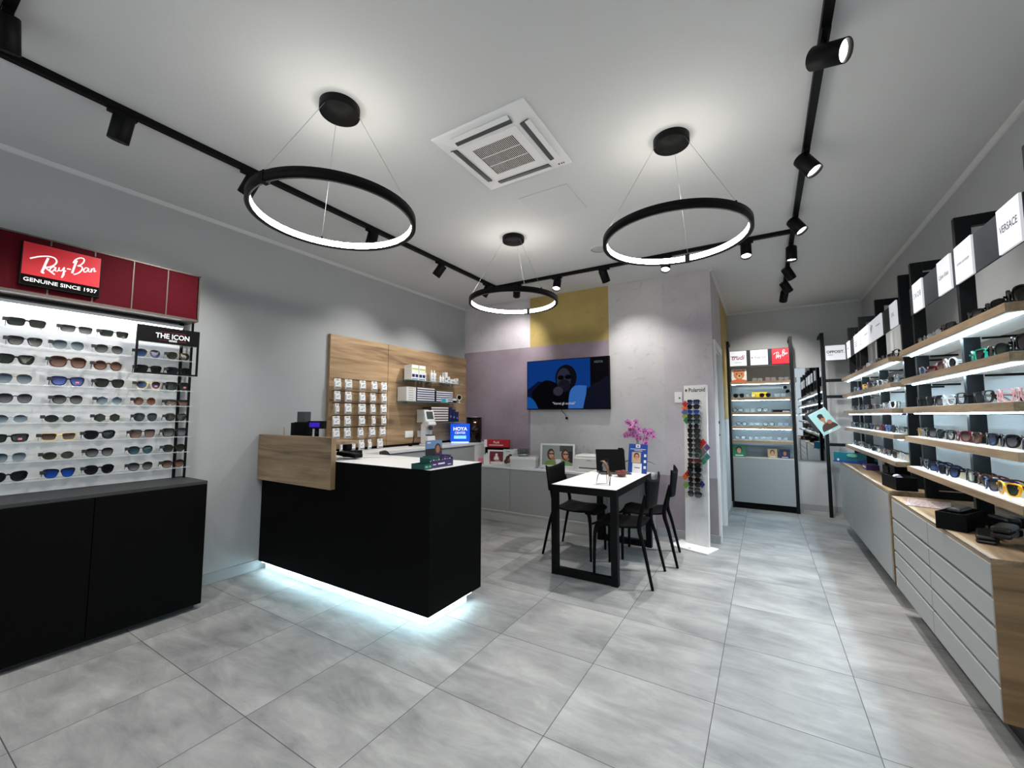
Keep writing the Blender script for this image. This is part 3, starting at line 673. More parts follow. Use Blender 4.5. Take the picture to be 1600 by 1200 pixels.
MB(white).box(-.1, .1, -.07, .07, 0, .002).build('sheet', t); b = MB(white); b.T = Matrix.Rotation(.3, 4, 'Z'); b.box(-.1, .1, -.07, .07, .0022, .004); b.build('sheet', t)
# lens solution boxes
t = thing('counter_display_box', 'purple and green counter display with portrait card on the white counter corner', 'display box', (.085, 1.125, 1.001), PI / 2)
b = MB(purple); b.box(-.075, .15, -.055, -.052, 0, .05).box(.147, .15, -.052, .05, 0, .06).box(-.075, .147, .047, .05, 0, .06).box(-.075, .147, -.052, .047, 0, .003).box(-.075, -.072, -.052, .047, 0, .05); b.build('tray', t)
b = MB(pic_navy).box(-.02, .15, .0505, .0535, 0, .178); b.T = frame((0, .0503, 0)); b.m(pic_sky).rect(-.02, .15, .12, .178).m(hair_dk).rect(-.02, .15, .06, .12, .0001)
b.m(hair_br).ell(.105, .105, .036, .05, .0003).m(skin2).ell(.105, .112, .02, .028, .0005).m(purple).ell(.11, .055, .045, .03, .0004); b.m(whiteink).rect(-.005, .03, .158, .166, .0006); b.build('backing_card', t, label='printed card with a dark-haired person under a blue sky')
b = MB(whiteink); b.T = frame((0, -.0553, 0)); b.rect(-.01, .06, .02, .03, .0003); b.rect(.09, .125, .012, .016, .0003).rect(-.06, -.03, .02, .026, .0003); b.build('lettering', t)
bx = None
for i in range(8):
    col = purple if i > 3 else green
    o = MB(col); x = .043 + (i % 4) * .0265 - (0 if i > 3 else .115); h_ = .072 if i % 2 else .066
    o.box(-.0125, .0125, -.045, .045, 0, h_); o.m(whiteink).box(-.008, .008, -.0456, -.0452, h_ * .55, h_ * .72); o = o.build('lens_box', None, .001)
    xx = .085 - (-.004); o.location = (.085 + .003, 1.125 + x, 1.0045); o.rotation_euler = (0, 0, PI / 2)
    tag(o, f'{"purple" if i > 3 else "green"} contact lens carton, {nth(i % 4, 4)} {"purple" if i > 3 else "green"} one from left in the counter display', 'carton', 'lens cartons on the counter')
t = thing('carton_tray', 'small green tray of cartons beside the purple counter display', 'tray', (.09, 1.015, 1.0), PI / 2)
MB(green).box(-.045, .033, -.06, -.057, .0, .036).box(-.045, .033, .052, .055, 0, .036).box(-.045, .033, -.057, .052, 0, .003).box(-.045, -.042, -.057, .052, 0, .036).build('tray', t)
b = MB(mint); b.T = frame((0, -.0603, 0)); b.rect(-.035, -.01, .012, .024, 0).rect(0, .02, .012, .024, 0); b.build('print', t)

# ================================================================== OAK WALL PANEL, HOOK PACKS, SHELVES, BACK COUNTER
t = thing('back_counter', 'white-topped grey counter along the left wall below the oak panel', 'counter', (XL, 2.93, 0), PI / 2)
# local x = Y-2.93 ; local y = -(X-XL)
MB(greylam).box(-1.28, .97, -.40, -.014, .08, .93).build('body', t)
MB(laminate).box(-1.30, .98, -.425, -.001, .94, .972).build('worktop', t, .002)
for i in range(4):
    x0 = -1.28 + i * .49; MB(greylam).box(x0 + .002, x0 + .488, -.419, -.4005, .09, .915).build('door', t, .001)
MB(white).box(.70, .98, -.423, -.4005, .0, .938).build('filler_panel', t)  # white filler end; its brightness paints in the glow of the blue sign
MB(kick).box(-1.26, .69, -.37, -.05, 0, .079).build('plinth', t)
wp = thing('wall_panel', 'large oak panel on the left wall with packs and glass shelves', 'wall panel', (XL, 2.75, 1.0), PI / 2)
# local x = Y - 2.75, z = Z - 1.0
for x0, x1 in ((-1.145, -.368), (-.362, 1.16)):
    MB(oak_pan).box(x0, x1, -.036, -.0015, -.0, 1.205).build('board', wp, .001)
MB(edge_oak).box(-1.15, -1.1455, -.04, -.0015, -.0, 1.205).build('edge', wp)
MB(black).box(-1.14, 1.16, -.036, -.0015, -.028, -.001).build('gap_strip', wp)
for z in (.742, .611, .484, .353, .227):
    MB(blackmetal).box(-1.10, -.40, -.0405, -.0365, z - .003, z + .003).build('rail', wp)
# hook packs
packs = []
for r, z in enumerate((.737, .606, .479, .348, .222, .087)):
    for q in range(5):
        packs.append((r, q, ((1.654, 1.786, 1.964, 2.121, 2.27) if r < 5 else (1.745, 1.861, 1.968, 2.084, 2.238))[q] - 2.75, z))
random.seed(3)
for r, q, x, z in packs:
    hk = MB(steel).bar((0, 0, 0), (0, -.11, .004), .003); 
    sw = .024 if (r, q) in ((5, 3), (3, 3), (2, 0)) else random.uniform(.036, .042)
    t = thing('accessory_pack', f'white hanging accessory pack, {nth(q, 5)} from left in the {"bottom" if r == 5 else "top" if r == 0 else ORD[r]} row on oak panel', 'pack', (XL + .10 + random.uniform(-.01, .01), 2.75 + x, 1.0 + z), PI / 2 + random.uniform(-.18, .18), 'packs hanging on the oak panel')
    b = MB(white); b.box(-sw, sw, -.002, .002, -.107, -.002); b.build('card', t)
    b = MB(laminate); b.box(-sw * .92, sw * .92, -.016, -.0022, -.103, -.035); b.build('pouch', t, .003)
    b = MB(greyink); b.T = frame((0, -.0022, 0)); b.rect(-sw * .5, sw * .55, -.022, -.015).rect(-sw * .15, sw * .15, -.010, -.004, .0002); b.T = frame((0, -.0163, 0)); b.rect(-sw * .2, sw * .6, -.05, -.045).rect(-sw * .5, sw * .1, -.065, -.058).rect(-sw * .8, sw * .8, -.101, -.088); b.build('print', t)
    MB(blackmetal).box(-.002, .002, -.02, .062, .0005, .0035).build('hook', t)
# glass shelves (local coordinates of the panel)
SH = [(1.79, 2.52, 3.60), (1.527, 2.52, 3.62), (1.262, 2.86, 3.66)]
for k, (z, ya, yb) in enumerate(SH):
    t = thing('glass_shelf', ['top glass shelf with white bottles on the oak panel', 'middle glass shelf with navy striped cartons on the oak panel', 'lowest and shortest glass shelf on the oak panel'][k], 'shelf', (XL + .037, (ya + yb) / 2, z), PI / 2, 'glass shelves on the oak panel')
    hw = (yb - ya) / 2
    MB(shelfglass).box(-hw, hw, -.20, -.001, -.010, -.001).build('glass', t)
    for x in (-hw + .12, 0, hw - .12): MB(chrome).box(x - .012, x + .012, -.05, -.001, -.022, -.0105).build('bracket', t)
SX = XL + .037 + .10
def carton(name, loc, d, m, label, group, rz=0., prints=None):
    b = MB(m); b.box(-d[0] / 2, d[0] / 2, -d[1] / 2, d[1] / 2, 0, d[2])
    if prints:
        for (x0, x1, z0, z1, pm) in prints: b.m(pm).box(x0 * d[0] / 2, x1 * d[0] / 2, -d[1] / 2 - .0004, -d[1] / 2, z0 * d[2], z1 * d[2])
    o = b.build(name, None, .001); o.location = loc; o.rotation_euler = (0, 0, rz); return tag(o, label, 'carton', group)
lime = mat('lime_print', (176, 196, 70), .5)
for i in range(2):
    carton('solution_carton', (SX + .01, 2.66 + i * .125, 1.7905), (.115, .13, .185), white, ['large white carton at the left end of top glass shelf', 'white carton with green stripe beside the bottles on the top shelf'][i], 'cartons on the top glass shelf', PI / 2,
           [(-.9, .9, .68, .78, lime), (-.9, -.1, .18, .38, pic_navy), (.1, .9, .18, .38, pic_navy), (-.9, .9, .02, .1, pic_sky)])
def bottle(loc, h_, r, label):
    t = thing('solution_bottle', label, 'bottle', loc, PI / 2, 'bottles on the top glass shelf')
    MB(white).lathe([(r * .9, 0), (r, .003), (r, h_ * .66), (r * .85, h_ * .73), (r * .35, h_ * .76)], 20).build('body', t)
    MB(white).lathe([(r * .45, h_ * .762), (r * .45, h_ * .84), (r * .3, h_ * .86), (r * .14, h_)], 16).build('cap', t)
    b = MB(pic_sky); b.T = frame((0, -r - .0006, 0)); b.rect(-r * .45, r * .45, h_ * .2, h_ * .25).m(greyink).rect(-r * .4, r * .4, h_ * .42, h_ * .46).rect(-r * .3, r * .3, h_ * .52, h_ * .55); b.build('print', t)
for i, (y, h_, r, xo) in enumerate(((2.90, .155, .022, 0), (2.955, .155, .022, -.045), (3.035, .165, .026, 0), (3.10, .165, .026, -.01), (3.19, .105, .019, .02), (3.24, .105, .019, .02))):
    bottle((SX + xo, y, 1.7905), h_, r, ['white squeeze bottle next to the cartons on the top glass shelf', 'white squeeze bottle set back behind its neighbours on the top shelf', 'tall wide white bottle, third on the top glass shelf', 'tall wide white bottle, fourth on the top glass shelf', 'small white bottle, left of the short pair on the top shelf', 'small white bottle, right of the short pair on the top shelf'][i])
for i, (y, w_, h_) in enumerate(((3.305, .045, .15), (3.36, .04, .095), (3.45, .10, .065), (3.545, .035, .085))):
    carton('small_carton', (SX, y, 1.7905), (w_, .06, h_), white, ['tall slim white carton right of the small bottles', 'short slim white carton right of the tall slim one', 'low wide white box near right end of the top shelf', 'small white carton at the right end of the top shelf'][i], 'cartons on the top glass shelf', PI / 2, [(-.7, .7, .3, .5, greyink), (-.8, .8, .05, .15, pic_sky)])
navy = pic_navy
for col in range(3):
    for r in range(6):
        y = (2.60, 2.86, 3.22)[col]; w_ = (.16, .32, .34)[col]
        if col == 2 and r == 5: continue
        m = offwhite if col == 0 else navy
        carton('contact_lens_carton', (SX, y, 1.5275 + r * .0285), (w_, .15, .028), m, f'flat {["white", "navy-striped", "navy-striped"][col]} carton, {ORD[r]} from the bottom of the {["left", "middle", "right"][col]} stack on middle shelf', 'carton stacks on the middle glass shelf', PI / 2, [(-.99, .99, .45, .97, white)] if col else [(-.6, .4, .4, .6, greyink)])
carton('turquoise_carton', (SX + .09, 3.20, 1.5275), (.12, .02, .05), pic_teal, 'turquoise carton leaning before the navy cartons on middle shelf', None, PI / 2, [(-1, .2, .1, .9, mat('turquoise', (20, 150, 190), .4))])
for i in range(2):
    carton('slim_case', (SX, 3.47, 1.5275 + i * .03), (.10, .07, .028), white if i else black, ['black slim case at the right end of middle glass shelf', 'white slim case on the black one at right end'][i], None, PI / 2)
t = thing('shelf_mirror', 'small round black mirror on white stalk at end of middle shelf', 'mirror', (SX + .04, 3.575, 1.5275), PI / 2 - .4)
MB(white).lathe([(.022, 0), (.022, .004), (.004, .006), (.004, .04)], 16).build('stalk', t)
b = MB(white); b.tube([(.036 * math.cos(a * PI / 12), 0, .078 + .036 * math.sin(a * PI / 12)) for a in range(24)], .004, 6, True); b.build('rim', t)
b = MB(black); b.T = frame((0, 0, .078)); b.prism([(.034 * math.cos(a * PI / 12), .034 * math.sin(a * PI / 12)) for a in range(24)], -.002, .002); b.build('mirror_plate', t)
t = tag(MB(white).tube(smooth_line([(0, 0, 0), (0, .02, -.08), (0, -.01, -.18), (0, .01, -.26)], 4), .0025, 6).build('white_cable'), 'thin white cable hanging from the right end of middle shelf', 'cable'); t.location = (SX - .05, 3.63, 1.515)
for r in range(6):
    carton('striped_carton', (SX, 3.13, 1.2625 + r * .033), (.34, .15, .0325), hair_br, f'brown and white striped carton, {ORD[r]} from the bottom on lowest glass shelf', 'striped cartons on the lowest glass shelf', PI / 2, [(-.99, .99, .42, .98, white)])
    if r < 5: carton('grey_carton', (SX - .02, 2.905, 1.2625 + r * .033), (.09, .12, .0325), offwhite, f'plain pale carton, {ORD[r]} from the bottom at the left end of lowest shelf', 'pale cartons on the lowest glass shelf', PI / 2)
for i in range(3):
    carton('blue_carton', (SX, 3.36 + i * .07, 1.2625), (.066, .13, .20 - .03 * i), pic_navy, f'upright deep blue carton, {ORD[i]} from left on lowest glass shelf', 'blue cartons on the lowest glass shelf', PI / 2, [(-.3, .5, .3, .45, pic_sky)])
# outlets
for i, y in enumerate((2.745, 2.96)):
    t = thing('power_outlet', ['white double outlet plate on the oak panel, left of its twin', 'white outlet plate on oak panel half behind the white instrument'][i], 'outlet', (XL + .0365, y, 1.115), PI / 2, 'outlet plates on the oak panel')
    MB(white).box(-.068, .068, -.009, 0, -.042, .042).build('plate', t, .003)
    for x in (-.03, .03): MB(laminate).box(x - .022, x + .022, -.0115, -.0092, -.022, .022).build('socket', t, .002)
# lensmeter
t = thing('lensmeter', 'white lens measuring instrument with tilted screen on the back counter', 'lensmeter', (-1.52, 2.83, .9725), 1.35)
b = MB(white); b.box(-.075, .075, -.12, .11, 0, .03); b.build('base', t, .008)
pr = [(.10, .0305), (.10, .26), (.05, .30), (-.06, .30), (-.075, .265), (-.02, .245), (.015, .22), (.02, .13), (-.05, .125), (-.07, .0305)]
b = MB(white); b.T = Matrix(((0, 0, 1, 0), (1, 0, 0, 0), (0, 1, 0, 0), (0, 0, 0, 1))); b.prism(pr, -.058, .058); b.build('body', t, .008)
MB(greydark).box(-.045, .045, -.045, .012, .128, .142).cyl((0, -.03, .2), (0, -.03, .245), .02, .028, 16).build('lens_stage', t)
b = MB(white); b.T = Matrix.Translation((0, -.02, .30)) @ Matrix.Rotation(-.32, 4, 'X'); b.box(-.07, .07, -.015, .015, 0, .15); sc = b.build('screen_housing', t, .01)
b = MB(greydark); b.T = Matrix.Translation((0, -.02, .30)) @ Matrix.Rotation(-.32, 4, 'X'); b.box(-.048, .048, -.0165, -.0152, .03, .13); b.build('screen', sc)
b = MB(ink); b.T = frame((0, -.1203, 0)); b.rect(-.05, -.04, .008, .022); b.build('button', t)
t = tag(MB(black).tube(smooth_line([(0, 0, 0), (.03, .03, .002), (.02, .06, .05), (0, .09, .11)], 5), .006, 8).build('black_cable'), 'black cable looping from the wall outlet to the white instrument', 'cable'); t.location = (-1.70, 2.66, .98)
# illuminated sign
HB = emit('lit_blue', (0, 82, 225), .85, .2)
t = thing('lit_sign', 'glowing blue lens maker sign standing on the back counter', 'illuminated sign', (-1.585, 3.53, .9725), .62)
MB(emit('lit_base', (190, 230, 255), 1.4)).box(-.12, .12, -.03, .03, 0, .012).build('base', t, .003)
MB(HB).box(-.135, .135, -.011, .011, .0125, .265).build('panel', t, .008)
b = MB(white_ink); b.T = frame((0, -.0115, 0)); b.text('HOYA', .068, (0, .19), 0, bold=.025); b.text('CENTER', .042, (0, .135), 0, sx=.95).m(emit('lit_pale_blue', (130, 205, 255), 1.)).rect(-.085, .085, .055, .098, 0); b.build('lettering', t)
t = thing('metal_canister', 'glossy dark brown cylinder with steel rim in the counter corner', 'canister', (-1.50, 3.74, .9725))
mg = mat('brown_gloss', (42, 30, 26), .12, .6)
MB(mg).lathe([(.11, 0), (.11, .35)], 32).build('body', t); MB(steel).lathe([(.122, .351), (.122, .356), (.118, .358)], 32).build('rim', t)
t = thing('office_chair', 'black office chair, only its curved back top shows behind the counter', 'office chair', (-.95, 1.98, 0), 2.3)
b = MB(fabric_black); vs = smooth_line([(-.19, 0, .99), (-.15, .02, 1.0), (0, .045, 1.0), (.12, .02, 1.03), (.17, -.02, .99)], 4)
b.box(-.21, .21, -.22, .22, .44, .51); b.build('seat', t, .02)
b = MB(fabric_black); n = 12; vv = []
for i in range(n + 1):
    u = -1 + 2 * i / n; y = .24 - .05 * u * u; z1 = 1.005 - .05 * u ** 4
    vv += [(u * .2, y, .6), (u * .2, y + .05, z1), (u * .2, y + .08, z1 - .005), (u * .2, y + .03, .6)]
b.smooth = True; b.add(vv, [(4 * i + k, 4 * i + (k + 1) % 4, 4 * i + 4 + (k + 1) % 4, 4 * i + 4 + k) for i in range(n) for k in range(4)] + [(0, 1, 2, 3), (4 * n + 3, 4 * n + 2, 4 * n + 1, 4 * n)]); b.build('backrest', t)
MB(blackmetal).cyl((0, 0, .08), (0, 0, .44), .03).build('gas_lift', t); b = MB(blackmetal)
for k in range(5): b.bar((0, 0, .09), (.28 * math.cos(k * 1.2566), .28 * math.sin(k * 1.2566), .06), .04, .03)
b.build('star_base', t); b = MB(black)
for k in range(5): b.cyl((.28 * math.cos(k * 1.2566), .28 * math.sin(k * 1.2566) - .012, .028), (.28 * math.cos(k * 1.2566), .28 * math.sin(k * 1.2566) + .012, .028), .0275, n=14)
b.build('castors', t)
b = MB(blackmetal); b.bar((0, .10, .46), (0, .27, .56), .05, .02).bar((0, .27, .56), (0, .27, .7), .05, .02); b.build('back_bracket', t)

# ================================================================== SIDEBOARD BELOW THE MURAL
SBZ = .70
t = thing('sideboard', 'long low grey sideboard with white top below the television', 'sideboard', (0, 3.47, 0))
x0, x1 = -1.385, .96
MB(greylam).box(x0 + .02, x1 - .004, .022, .440, .13, SBZ - .028).build('body', t)
MB(laminate).box(x0, x1, -.012, .444, SBZ - .026, SBZ).build('worktop', t, .002)
MB(offwhite).box(x0 + .02, x1 - .004, .022, .44, 0, .125).build('plinth', t)
MB(offwhite).box(x0 + .02, x1 - .004, -.002, .0215, .126, .147).build('ledge', t)
for i, (a, bb) in enumerate(((x0 + .02, -.735), (-.731, -.10), (-.096, .53), (.534, x1 - .004))):
    dd = MB(greylam).box(a, bb, .0, .0215, .15, SBZ - .03).build('door', t, .001)
    if i: MB(steel).box(bb - .075, bb - .065, -.012, -.0005, SBZ - .22, SBZ - .13).build('handle', dd)
Z = SBZ + .0008
t = thing('red_display', 'red-topped advertising display with framed picture on left end of sideboard', 'display', (-1.10, 3.72, Z), .22)
MB(black).box(-.17, .17, 0, .05, 0, .215).build('body', t, .002)
b = MB(crimson).box(-.18, .18, -.008, .055, .2155, .32); b.build('header', t, .003)
b = MB(whiteink); b.T = frame((0, -.0083, 0)); b.rect(-.18, -.138, .217, .318, .0001).text('Plusidi', .046, (.0, .282), .0002, sx=.75); b.rect(-.11, .10, .240, .250, .0002); b.build('lettering', t)
t = thing('framed_picture', 'white framed burgundy picture leaning on the red display', 'picture frame', (-1.06, 3.655, Z), .22, None, -.12)
MB(white).box(-.13, .13, -.008, .012, 0, .185).build('frame', t, .002)
b = MB(pic_burg); b.T = frame((0, -.0084, 0)); b.rect(-.10, .10, .03, .165).m(pink).ell(.0, .08, .04, .03, .0002).m(whiteink).ell(0, .12, .018, .02, .0003).flat([(-.04, .055), (.04, .055), (.012, .105), (-.012, .105)], .0004).rect(-.02, .06, .038, .043, .0003); b.build('picture', t)
for i, (x, y, rz) in enumerate(((-.855, 3.66, .25), (-.79, 3.80, .15))):
    t = thing('leaflet', ['pale leaflet with brown print before the red display', 'pale leaflet peeking out behind its neighbour'][i], 'leaflet', (x - .02, y, Z), rz, 'leaflets on the sideboard', -.14)
    MB(mat('leaflet_white%d' % i, (206, 212, 212), .6)).box(-.075, .075, 0, .004, 0, .20).build('sheet', t)
    b = MB(hair_br); b.T = frame((0, -.0004, 0)); b.ell(.0, .07, .04, .05).ell(.025, .11, .03, .03, .0002).ell(-.03, .04, .03, .03, .0001).m(mat('leaflet_rust%d' % i, (150, 92, 72), .6)).ell(.01, .06, .018, .024, .0003).m(pic_sky).rect(-.04, .02, .165, .175, .0002); b.build('print', t)
t = thing('pink_box', 'pink box with white card on the sideboard by the counter corner', 'box', (-1.17, 3.56, Z), .2)
MB(pink).box(-.10, .05, -.03, .05, 0, .075).build('body', t, .003)
MB(white).box(-.01, .07, -.045, -.032, 0, .13).cyl((.03, -.038, .13), (.03, -.038, .15), .012, n=10).build('card_holder', t, .002)
t = thing('storage_box', 'white box under the metal tin on the sideboard', 'box', (-.60, 3.62, Z), .28)
MB(offwhite).box(-.165, .165, -.11, .11, 0, .125).build('body', t, .004); MB(white).box(-.169, .169, -.114, .114, .095, .13).build('lid', t, .003)
t = thing('round_tin', 'round clear tin with steel bowl on top of the white box', 'tin', (-.62, 3.62, Z + .131))
MB(steel).lathe([(.062, 0), (.072, .01), (.076, .03), (.05, .032), (.03, .015), (.001, .012)], 28).build('bowl', t)
MB(glass('smoky_clear', (90, 92, 94), .55)).lathe([(.077, .0305), (.08, .085), (.074, .088), (.073, .034)], 28).build('cover', t)
t = thing('framed_photo', 'white framed photo of two people holding glasses on the sideboard', 'picture frame', (-.205, 3.755, Z), .18, None, -.10)
fw, fh = .225, .295
MB(white).box(-fw, fw, -.012, .012, 0, .022).box(-fw, fw, -.012, .012, fh - .022, fh).box(-fw, -fw + .024, -.012, .012, .022, fh - .022).box(fw - .024, fw, -.012, .012, .022, fh - .022).build('frame', t, .002)
b = MB(offwhite); b.box(-fw + .0242, fw - .0242, -.003, .01, .0222, fh - .0222); b.T = frame((0, -.0032, 0)); b.m(mat('picture_grey', (150, 156, 150), .6)).rect(-.2, .2, .023, .27)
b.m(greydark).rect(.03, .2, .2, .27, .0002).m(hair_dk).rect(.1, .2, .06, .2, .0002)
for cx, sh in ((-.085, pic_green), (.10, mat('picture_sage', (120, 160, 110), .6))):
    b.m(hair_br).ell(cx, .16, .048, .07, .0003).m(sh).ell(cx + .0, .045, .075, .04, .0004, 20, 0, PI).rect(cx - .075, cx + .075, .024, .046, .0004).m(skin).ell(cx + .008, .155, .033, .048, .0005).m(skin2).ell(cx + .03, .105, .025, .02, .0006)
    b.m(hair_dk).ell(cx - .008, .165, .014, .009, .0007).ell(cx + .026, .165, .014, .009, .0007).rect(cx - .02, cx + .04, .168, .172, .0007)
b.m(white).rect(-.02, .05, .024, .10, .0004); b.build('picture', t)
t = thing('brochure', 'white printed brochure sheets lying flat before the photo frame', 'brochure', (-.28, 3.56, Z), .1)
MB(white).box(-.16, .16, -.07, .07, 0, .002).build('sheet', t); b = MB(pic_sky)
for i in range(4): b.box(-.13 + .07 * i, -.08 + .07 * i, -.05, .05, .0021, .0025)
b.build('print', t)
t = thing('printer', 'grey white desktop printer on the sideboard behind the table', 'printer', (.30, 3.66, Z), .05)
b = MB(offwhite); b.box(-.19, .19, -.14, .14, .0, .165); b.build('body', t, .015)
MB(white).box(-.17, .17, -.13, .12, .1655, .19).build('lid', t, .008)
MB(greydark).box(-.12, .12, -.1412, -.138, .04, .052).build('paper_slot', t); b = MB(greyink); b.T = frame((0, -.1405, 0)); b.rect(-.03, .03, .13, .137).m(black).rect(.12, .15, .02, .035); b.build('print', t)
t = thing('table_lamp_arm', 'small black desk gadget behind the laptop', 'gadget', (.60, 3.70, Z))
MB(black).cyl((0, 0, 0), (0, 0, .012), .05, n=20).bar((0, 0, .01), (.02, 0, .26), .012).box(.0, .05, -.02, .02, .25, .28).build('stand', t)

# ================================================================== TELEVISION
t = thing('television', 'flat television on the mural wall showing a dark blue scene', 'television', (-.108, YB, 1.757))
MB(black).box(-.573, .573, -.085, -.045, -.327, .327).build('housing', t, .003); MB(blackmetal).box(-.2, .2, -.0445, -.0005, -.12, .12).build('wall_mount', t)
def pe(n, rgb, k=.75): return emit('screen_' + n, rgb, k * .75, 0.)
b = MB(pe('navy', (10, 24, 66), .6)); b.T = frame((0, -.0853, 0)); b.rect(-.563, .563, -.315, .318)
b.m(pe('blue', (12, 66, 150), .7)).flat([(-.563, -.06), (-.40, .05), (-.2, .02), (-.15, .0), (.33, -.06), (.33, .318), (-.563, .318)], .0003)
b.m(pe('dark', (8, 9, 18), .4)).flat(smooth_line([(-.45, -.315), (-.5, -.12), (-.42, -.02), (-.28, .06), (-.1, .0), (.02, -.05), (.06, -.315)], 4), .0006)
b.flat([(.33, -.315), (.563, -.315), (.563, .318), (.33, .318)], .0006)
b.m(pe('hair', (16, 18, 30), .5)).ell(0, .08, .15, .17, .0009).m(pe('face', (58, 60, 84), .5)).ell(-.03, .06, .10, .15, .0012).m(pe('beard', (30, 32, 48), .5)).ell(-.025, -.02, .085, .08, .0015)
b.m(pe('skin', (72, 66, 84), .5)).ell(-.11, -.09, .07, .06, .0018).m(pe('specs', (8, 8, 12), .3)).ell(-.07, .085, .045, .03, .0018).ell(.03, .09, .045, .03, .0018)
b.m(pe('pillow', (60, 120, 205), .75)).flat(smooth_line([(.03, -.315), (.05, -.12), (.12, -.03), (.26, -.03), (.28, -.06), (.25, -.315)], 4), .0021)
b.m(pe('arm', (24, 26, 48), .5)).flat(smooth_line([(.23, -.315), (.28, -.12), (.34, -.03), (.46, .02), (.563, .06), (.563, -.315)], 4), .0024)
b.m(pe('light', (24, 100, 190), .6)).flat(smooth_line([(-.563, -.315), (-.563, -.16), (-.47, -.2), (-.40, -.315)], 4), .0021); b.build('screen', t, label='blue television picture of a bearded person in glasses')
b = MB(pe('caption', (200, 206, 220), .8)); b.T = frame((0, -.0853, 0)); b.text('"Vorrei gli occhiali"', .046, (-.03, -.25), .003, sx=.9); b.m(pe('logo', (120, 130, 150), .7)).text('HOYA', .04, (.44, .26), .003); b.build('caption', t)
t = tag(MB(black).tube(smooth_line([(0, 0, .03), (.01, 0, -.02), (.05, 0, -.06), (.075, -.005, -.10)], 5), .0035, 6).box(.062, .088, -.012, .006, -.125, -.098).build('black_cable'), 'short black cable dangling below the television', 'cable'); t.location = (-.2, YB - .03, 1.43)
t = thing('light_switch', 'white switch plate on the mural wall beside the sunglasses tower', 'switch', (1.235, YB, 1.56))
MB(white).box(-.04, .04, -.01, -.0003, -.06, .06).build('plate', t, .002); MB(greydark).box(.005, .02, -.014, -.0102, -.018, .0).build('button', t)

# ================================================================== SUNGLASSES TOWER
TR = -.335
t = thing('sunglasses_tower', 'tall white floor stand holding a column of sunglasses by the mural corner', 'display stand', (1.41, 3.70, 0), TR)
MB(white).box(-.20, .20, -.20, .05, 0, .016).build('base', t, .003)
b = MB(greyink); b.T = Matrix.Translation((0, 0, .0162)); b.flat([(-.02, -.16), (0, -.175), (.02, -.16), (0, -.145)]); b.build('base_print', t)
pnl = mat('tower_panel', (212, 211, 210), .5, noise=.03, nscale=6, stretch=(8, 1, 1)); lean = .035
b = MB(pnl); b.T = Matrix.Translation((0, 0, .0165)) @ Matrix.Rotation(-lean, 4, 'X'); b.box(-.125, .125, 0, .03, 0, 1.665); b.build('panel', t, .002)
def tz(z): return Matrix.Translation((0, 0, .0165)) @ Matrix.Rotation(-lean, 4, 'X') @ Matrix.Translation((0, 0, z))
b = MB(ink); b.T = tz(0) @ frame((0, -.0006, 0)); b.text('Polaroid', .060, (.020, 1.612), 0, sx=.90, bold=.022); b.m(mat('logo_olive', (96, 100, 60), .6)).ell(-.098, 1.612, .014, .016, 0, 16); b.m(ink).ell(-.098, 1.612, .006, .007, .0003, 12); b.build('lettering', t)
b = MB(acrylic); b.T = tz(0); b.box(-.008, .008, -.045, -.0005, .50, 1.50); b.build('holder_strip', t)
b = MB(acrylic); b.T = tz(0)
for i in range(20): b.box(-.006, .006, -.066, -.0455, 1.470 - i * .0505, 1.482 - i * .0505)
b.build('nose_rest', t)
CARDS = [(-.095, 1.463, crimson), (-.105, 1.42, pic_orange), (-.105, 1.375, mat('card_sky', (70, 90, 150), .4)), (-.10, 1.33, mat('card_lime', (128, 150, 60), .4)), (-.085, 1.285, mat('card_green', (40, 110, 70), .4)),
         (.095, 1.06, crimson), (.062, 1.02, mat('card_rust', (170, 84, 50), .4)), (.135, 1.01, mat('card_plum', (92, 62, 110), .4)), (.095, .962, mat('card_taupe', (104, 92, 104), .4)), (.055, .925, mat('card_moss', (64, 104, 80), .4)), (.135, .915, mat('card_teal', (40, 110, 110), .4)), (.095, .868, mat('card_emerald', (46, 116, 84), .4)),
         (-.075, .722, crimson), (-.105, .685, mat('card_orange', (200, 96, 40), .4)), (.075, .63, mat('card_blue', (50, 54, 130), .4)), (-.10, .60, mat('card_leaf', (110, 150, 70), .4))]
b = None
for x, z, m in CARDS:
    q = .034; o = MB(m); o.T = tz(0) @ frame((x, -.028, z)); o.prism([(-q, 0), (0, -q * 1.15), (q, 0), (0, q * 1.15)], 0, .002); o.build('colour_card', t)
TW = [('square', 'thick', 'navy', 'dark blue'), ('wayfarer', 'thick', 'black', 'black'), ('wayfarer', 'thin', 'blue', 'blue mirror'), ('wayfarer', 'thick', 'black', 'green'), ('wayfarer', 'thick', 'black', 'teal'), ('round', 'thin', 'black', 'black'), ('square', 'thick', 'black', 'black'),
      ('panto', 'thick', 'black', 'green'), ('cat', 'thick', 'black', 'black'), ('panto', 'thick', 'dark brown', 'green'), ('panto', 'thick', 'black', 'green'), ('panto', 'thick', 'grey', 'green'), ('rect', 'thick', 'burgundy', 'red brown'), ('cat', 'thick', 'black', 'black'), ('large', 'thick', 'black', 'black'),
      ('cat', 'thick', 'black', 'green'), ('panto', 'thick', 'tortoise', 'black'), ('panto', 'thick', 'black', 'green'), ('square', 'thin', 'silver', 'grey fade'), ('large', 'thick', 'black', 'grey fade')]
Mt = Matrix.Translation((1.41, 3.70, 0)) @ Matrix.Rotation(TR, 4, 'Z')
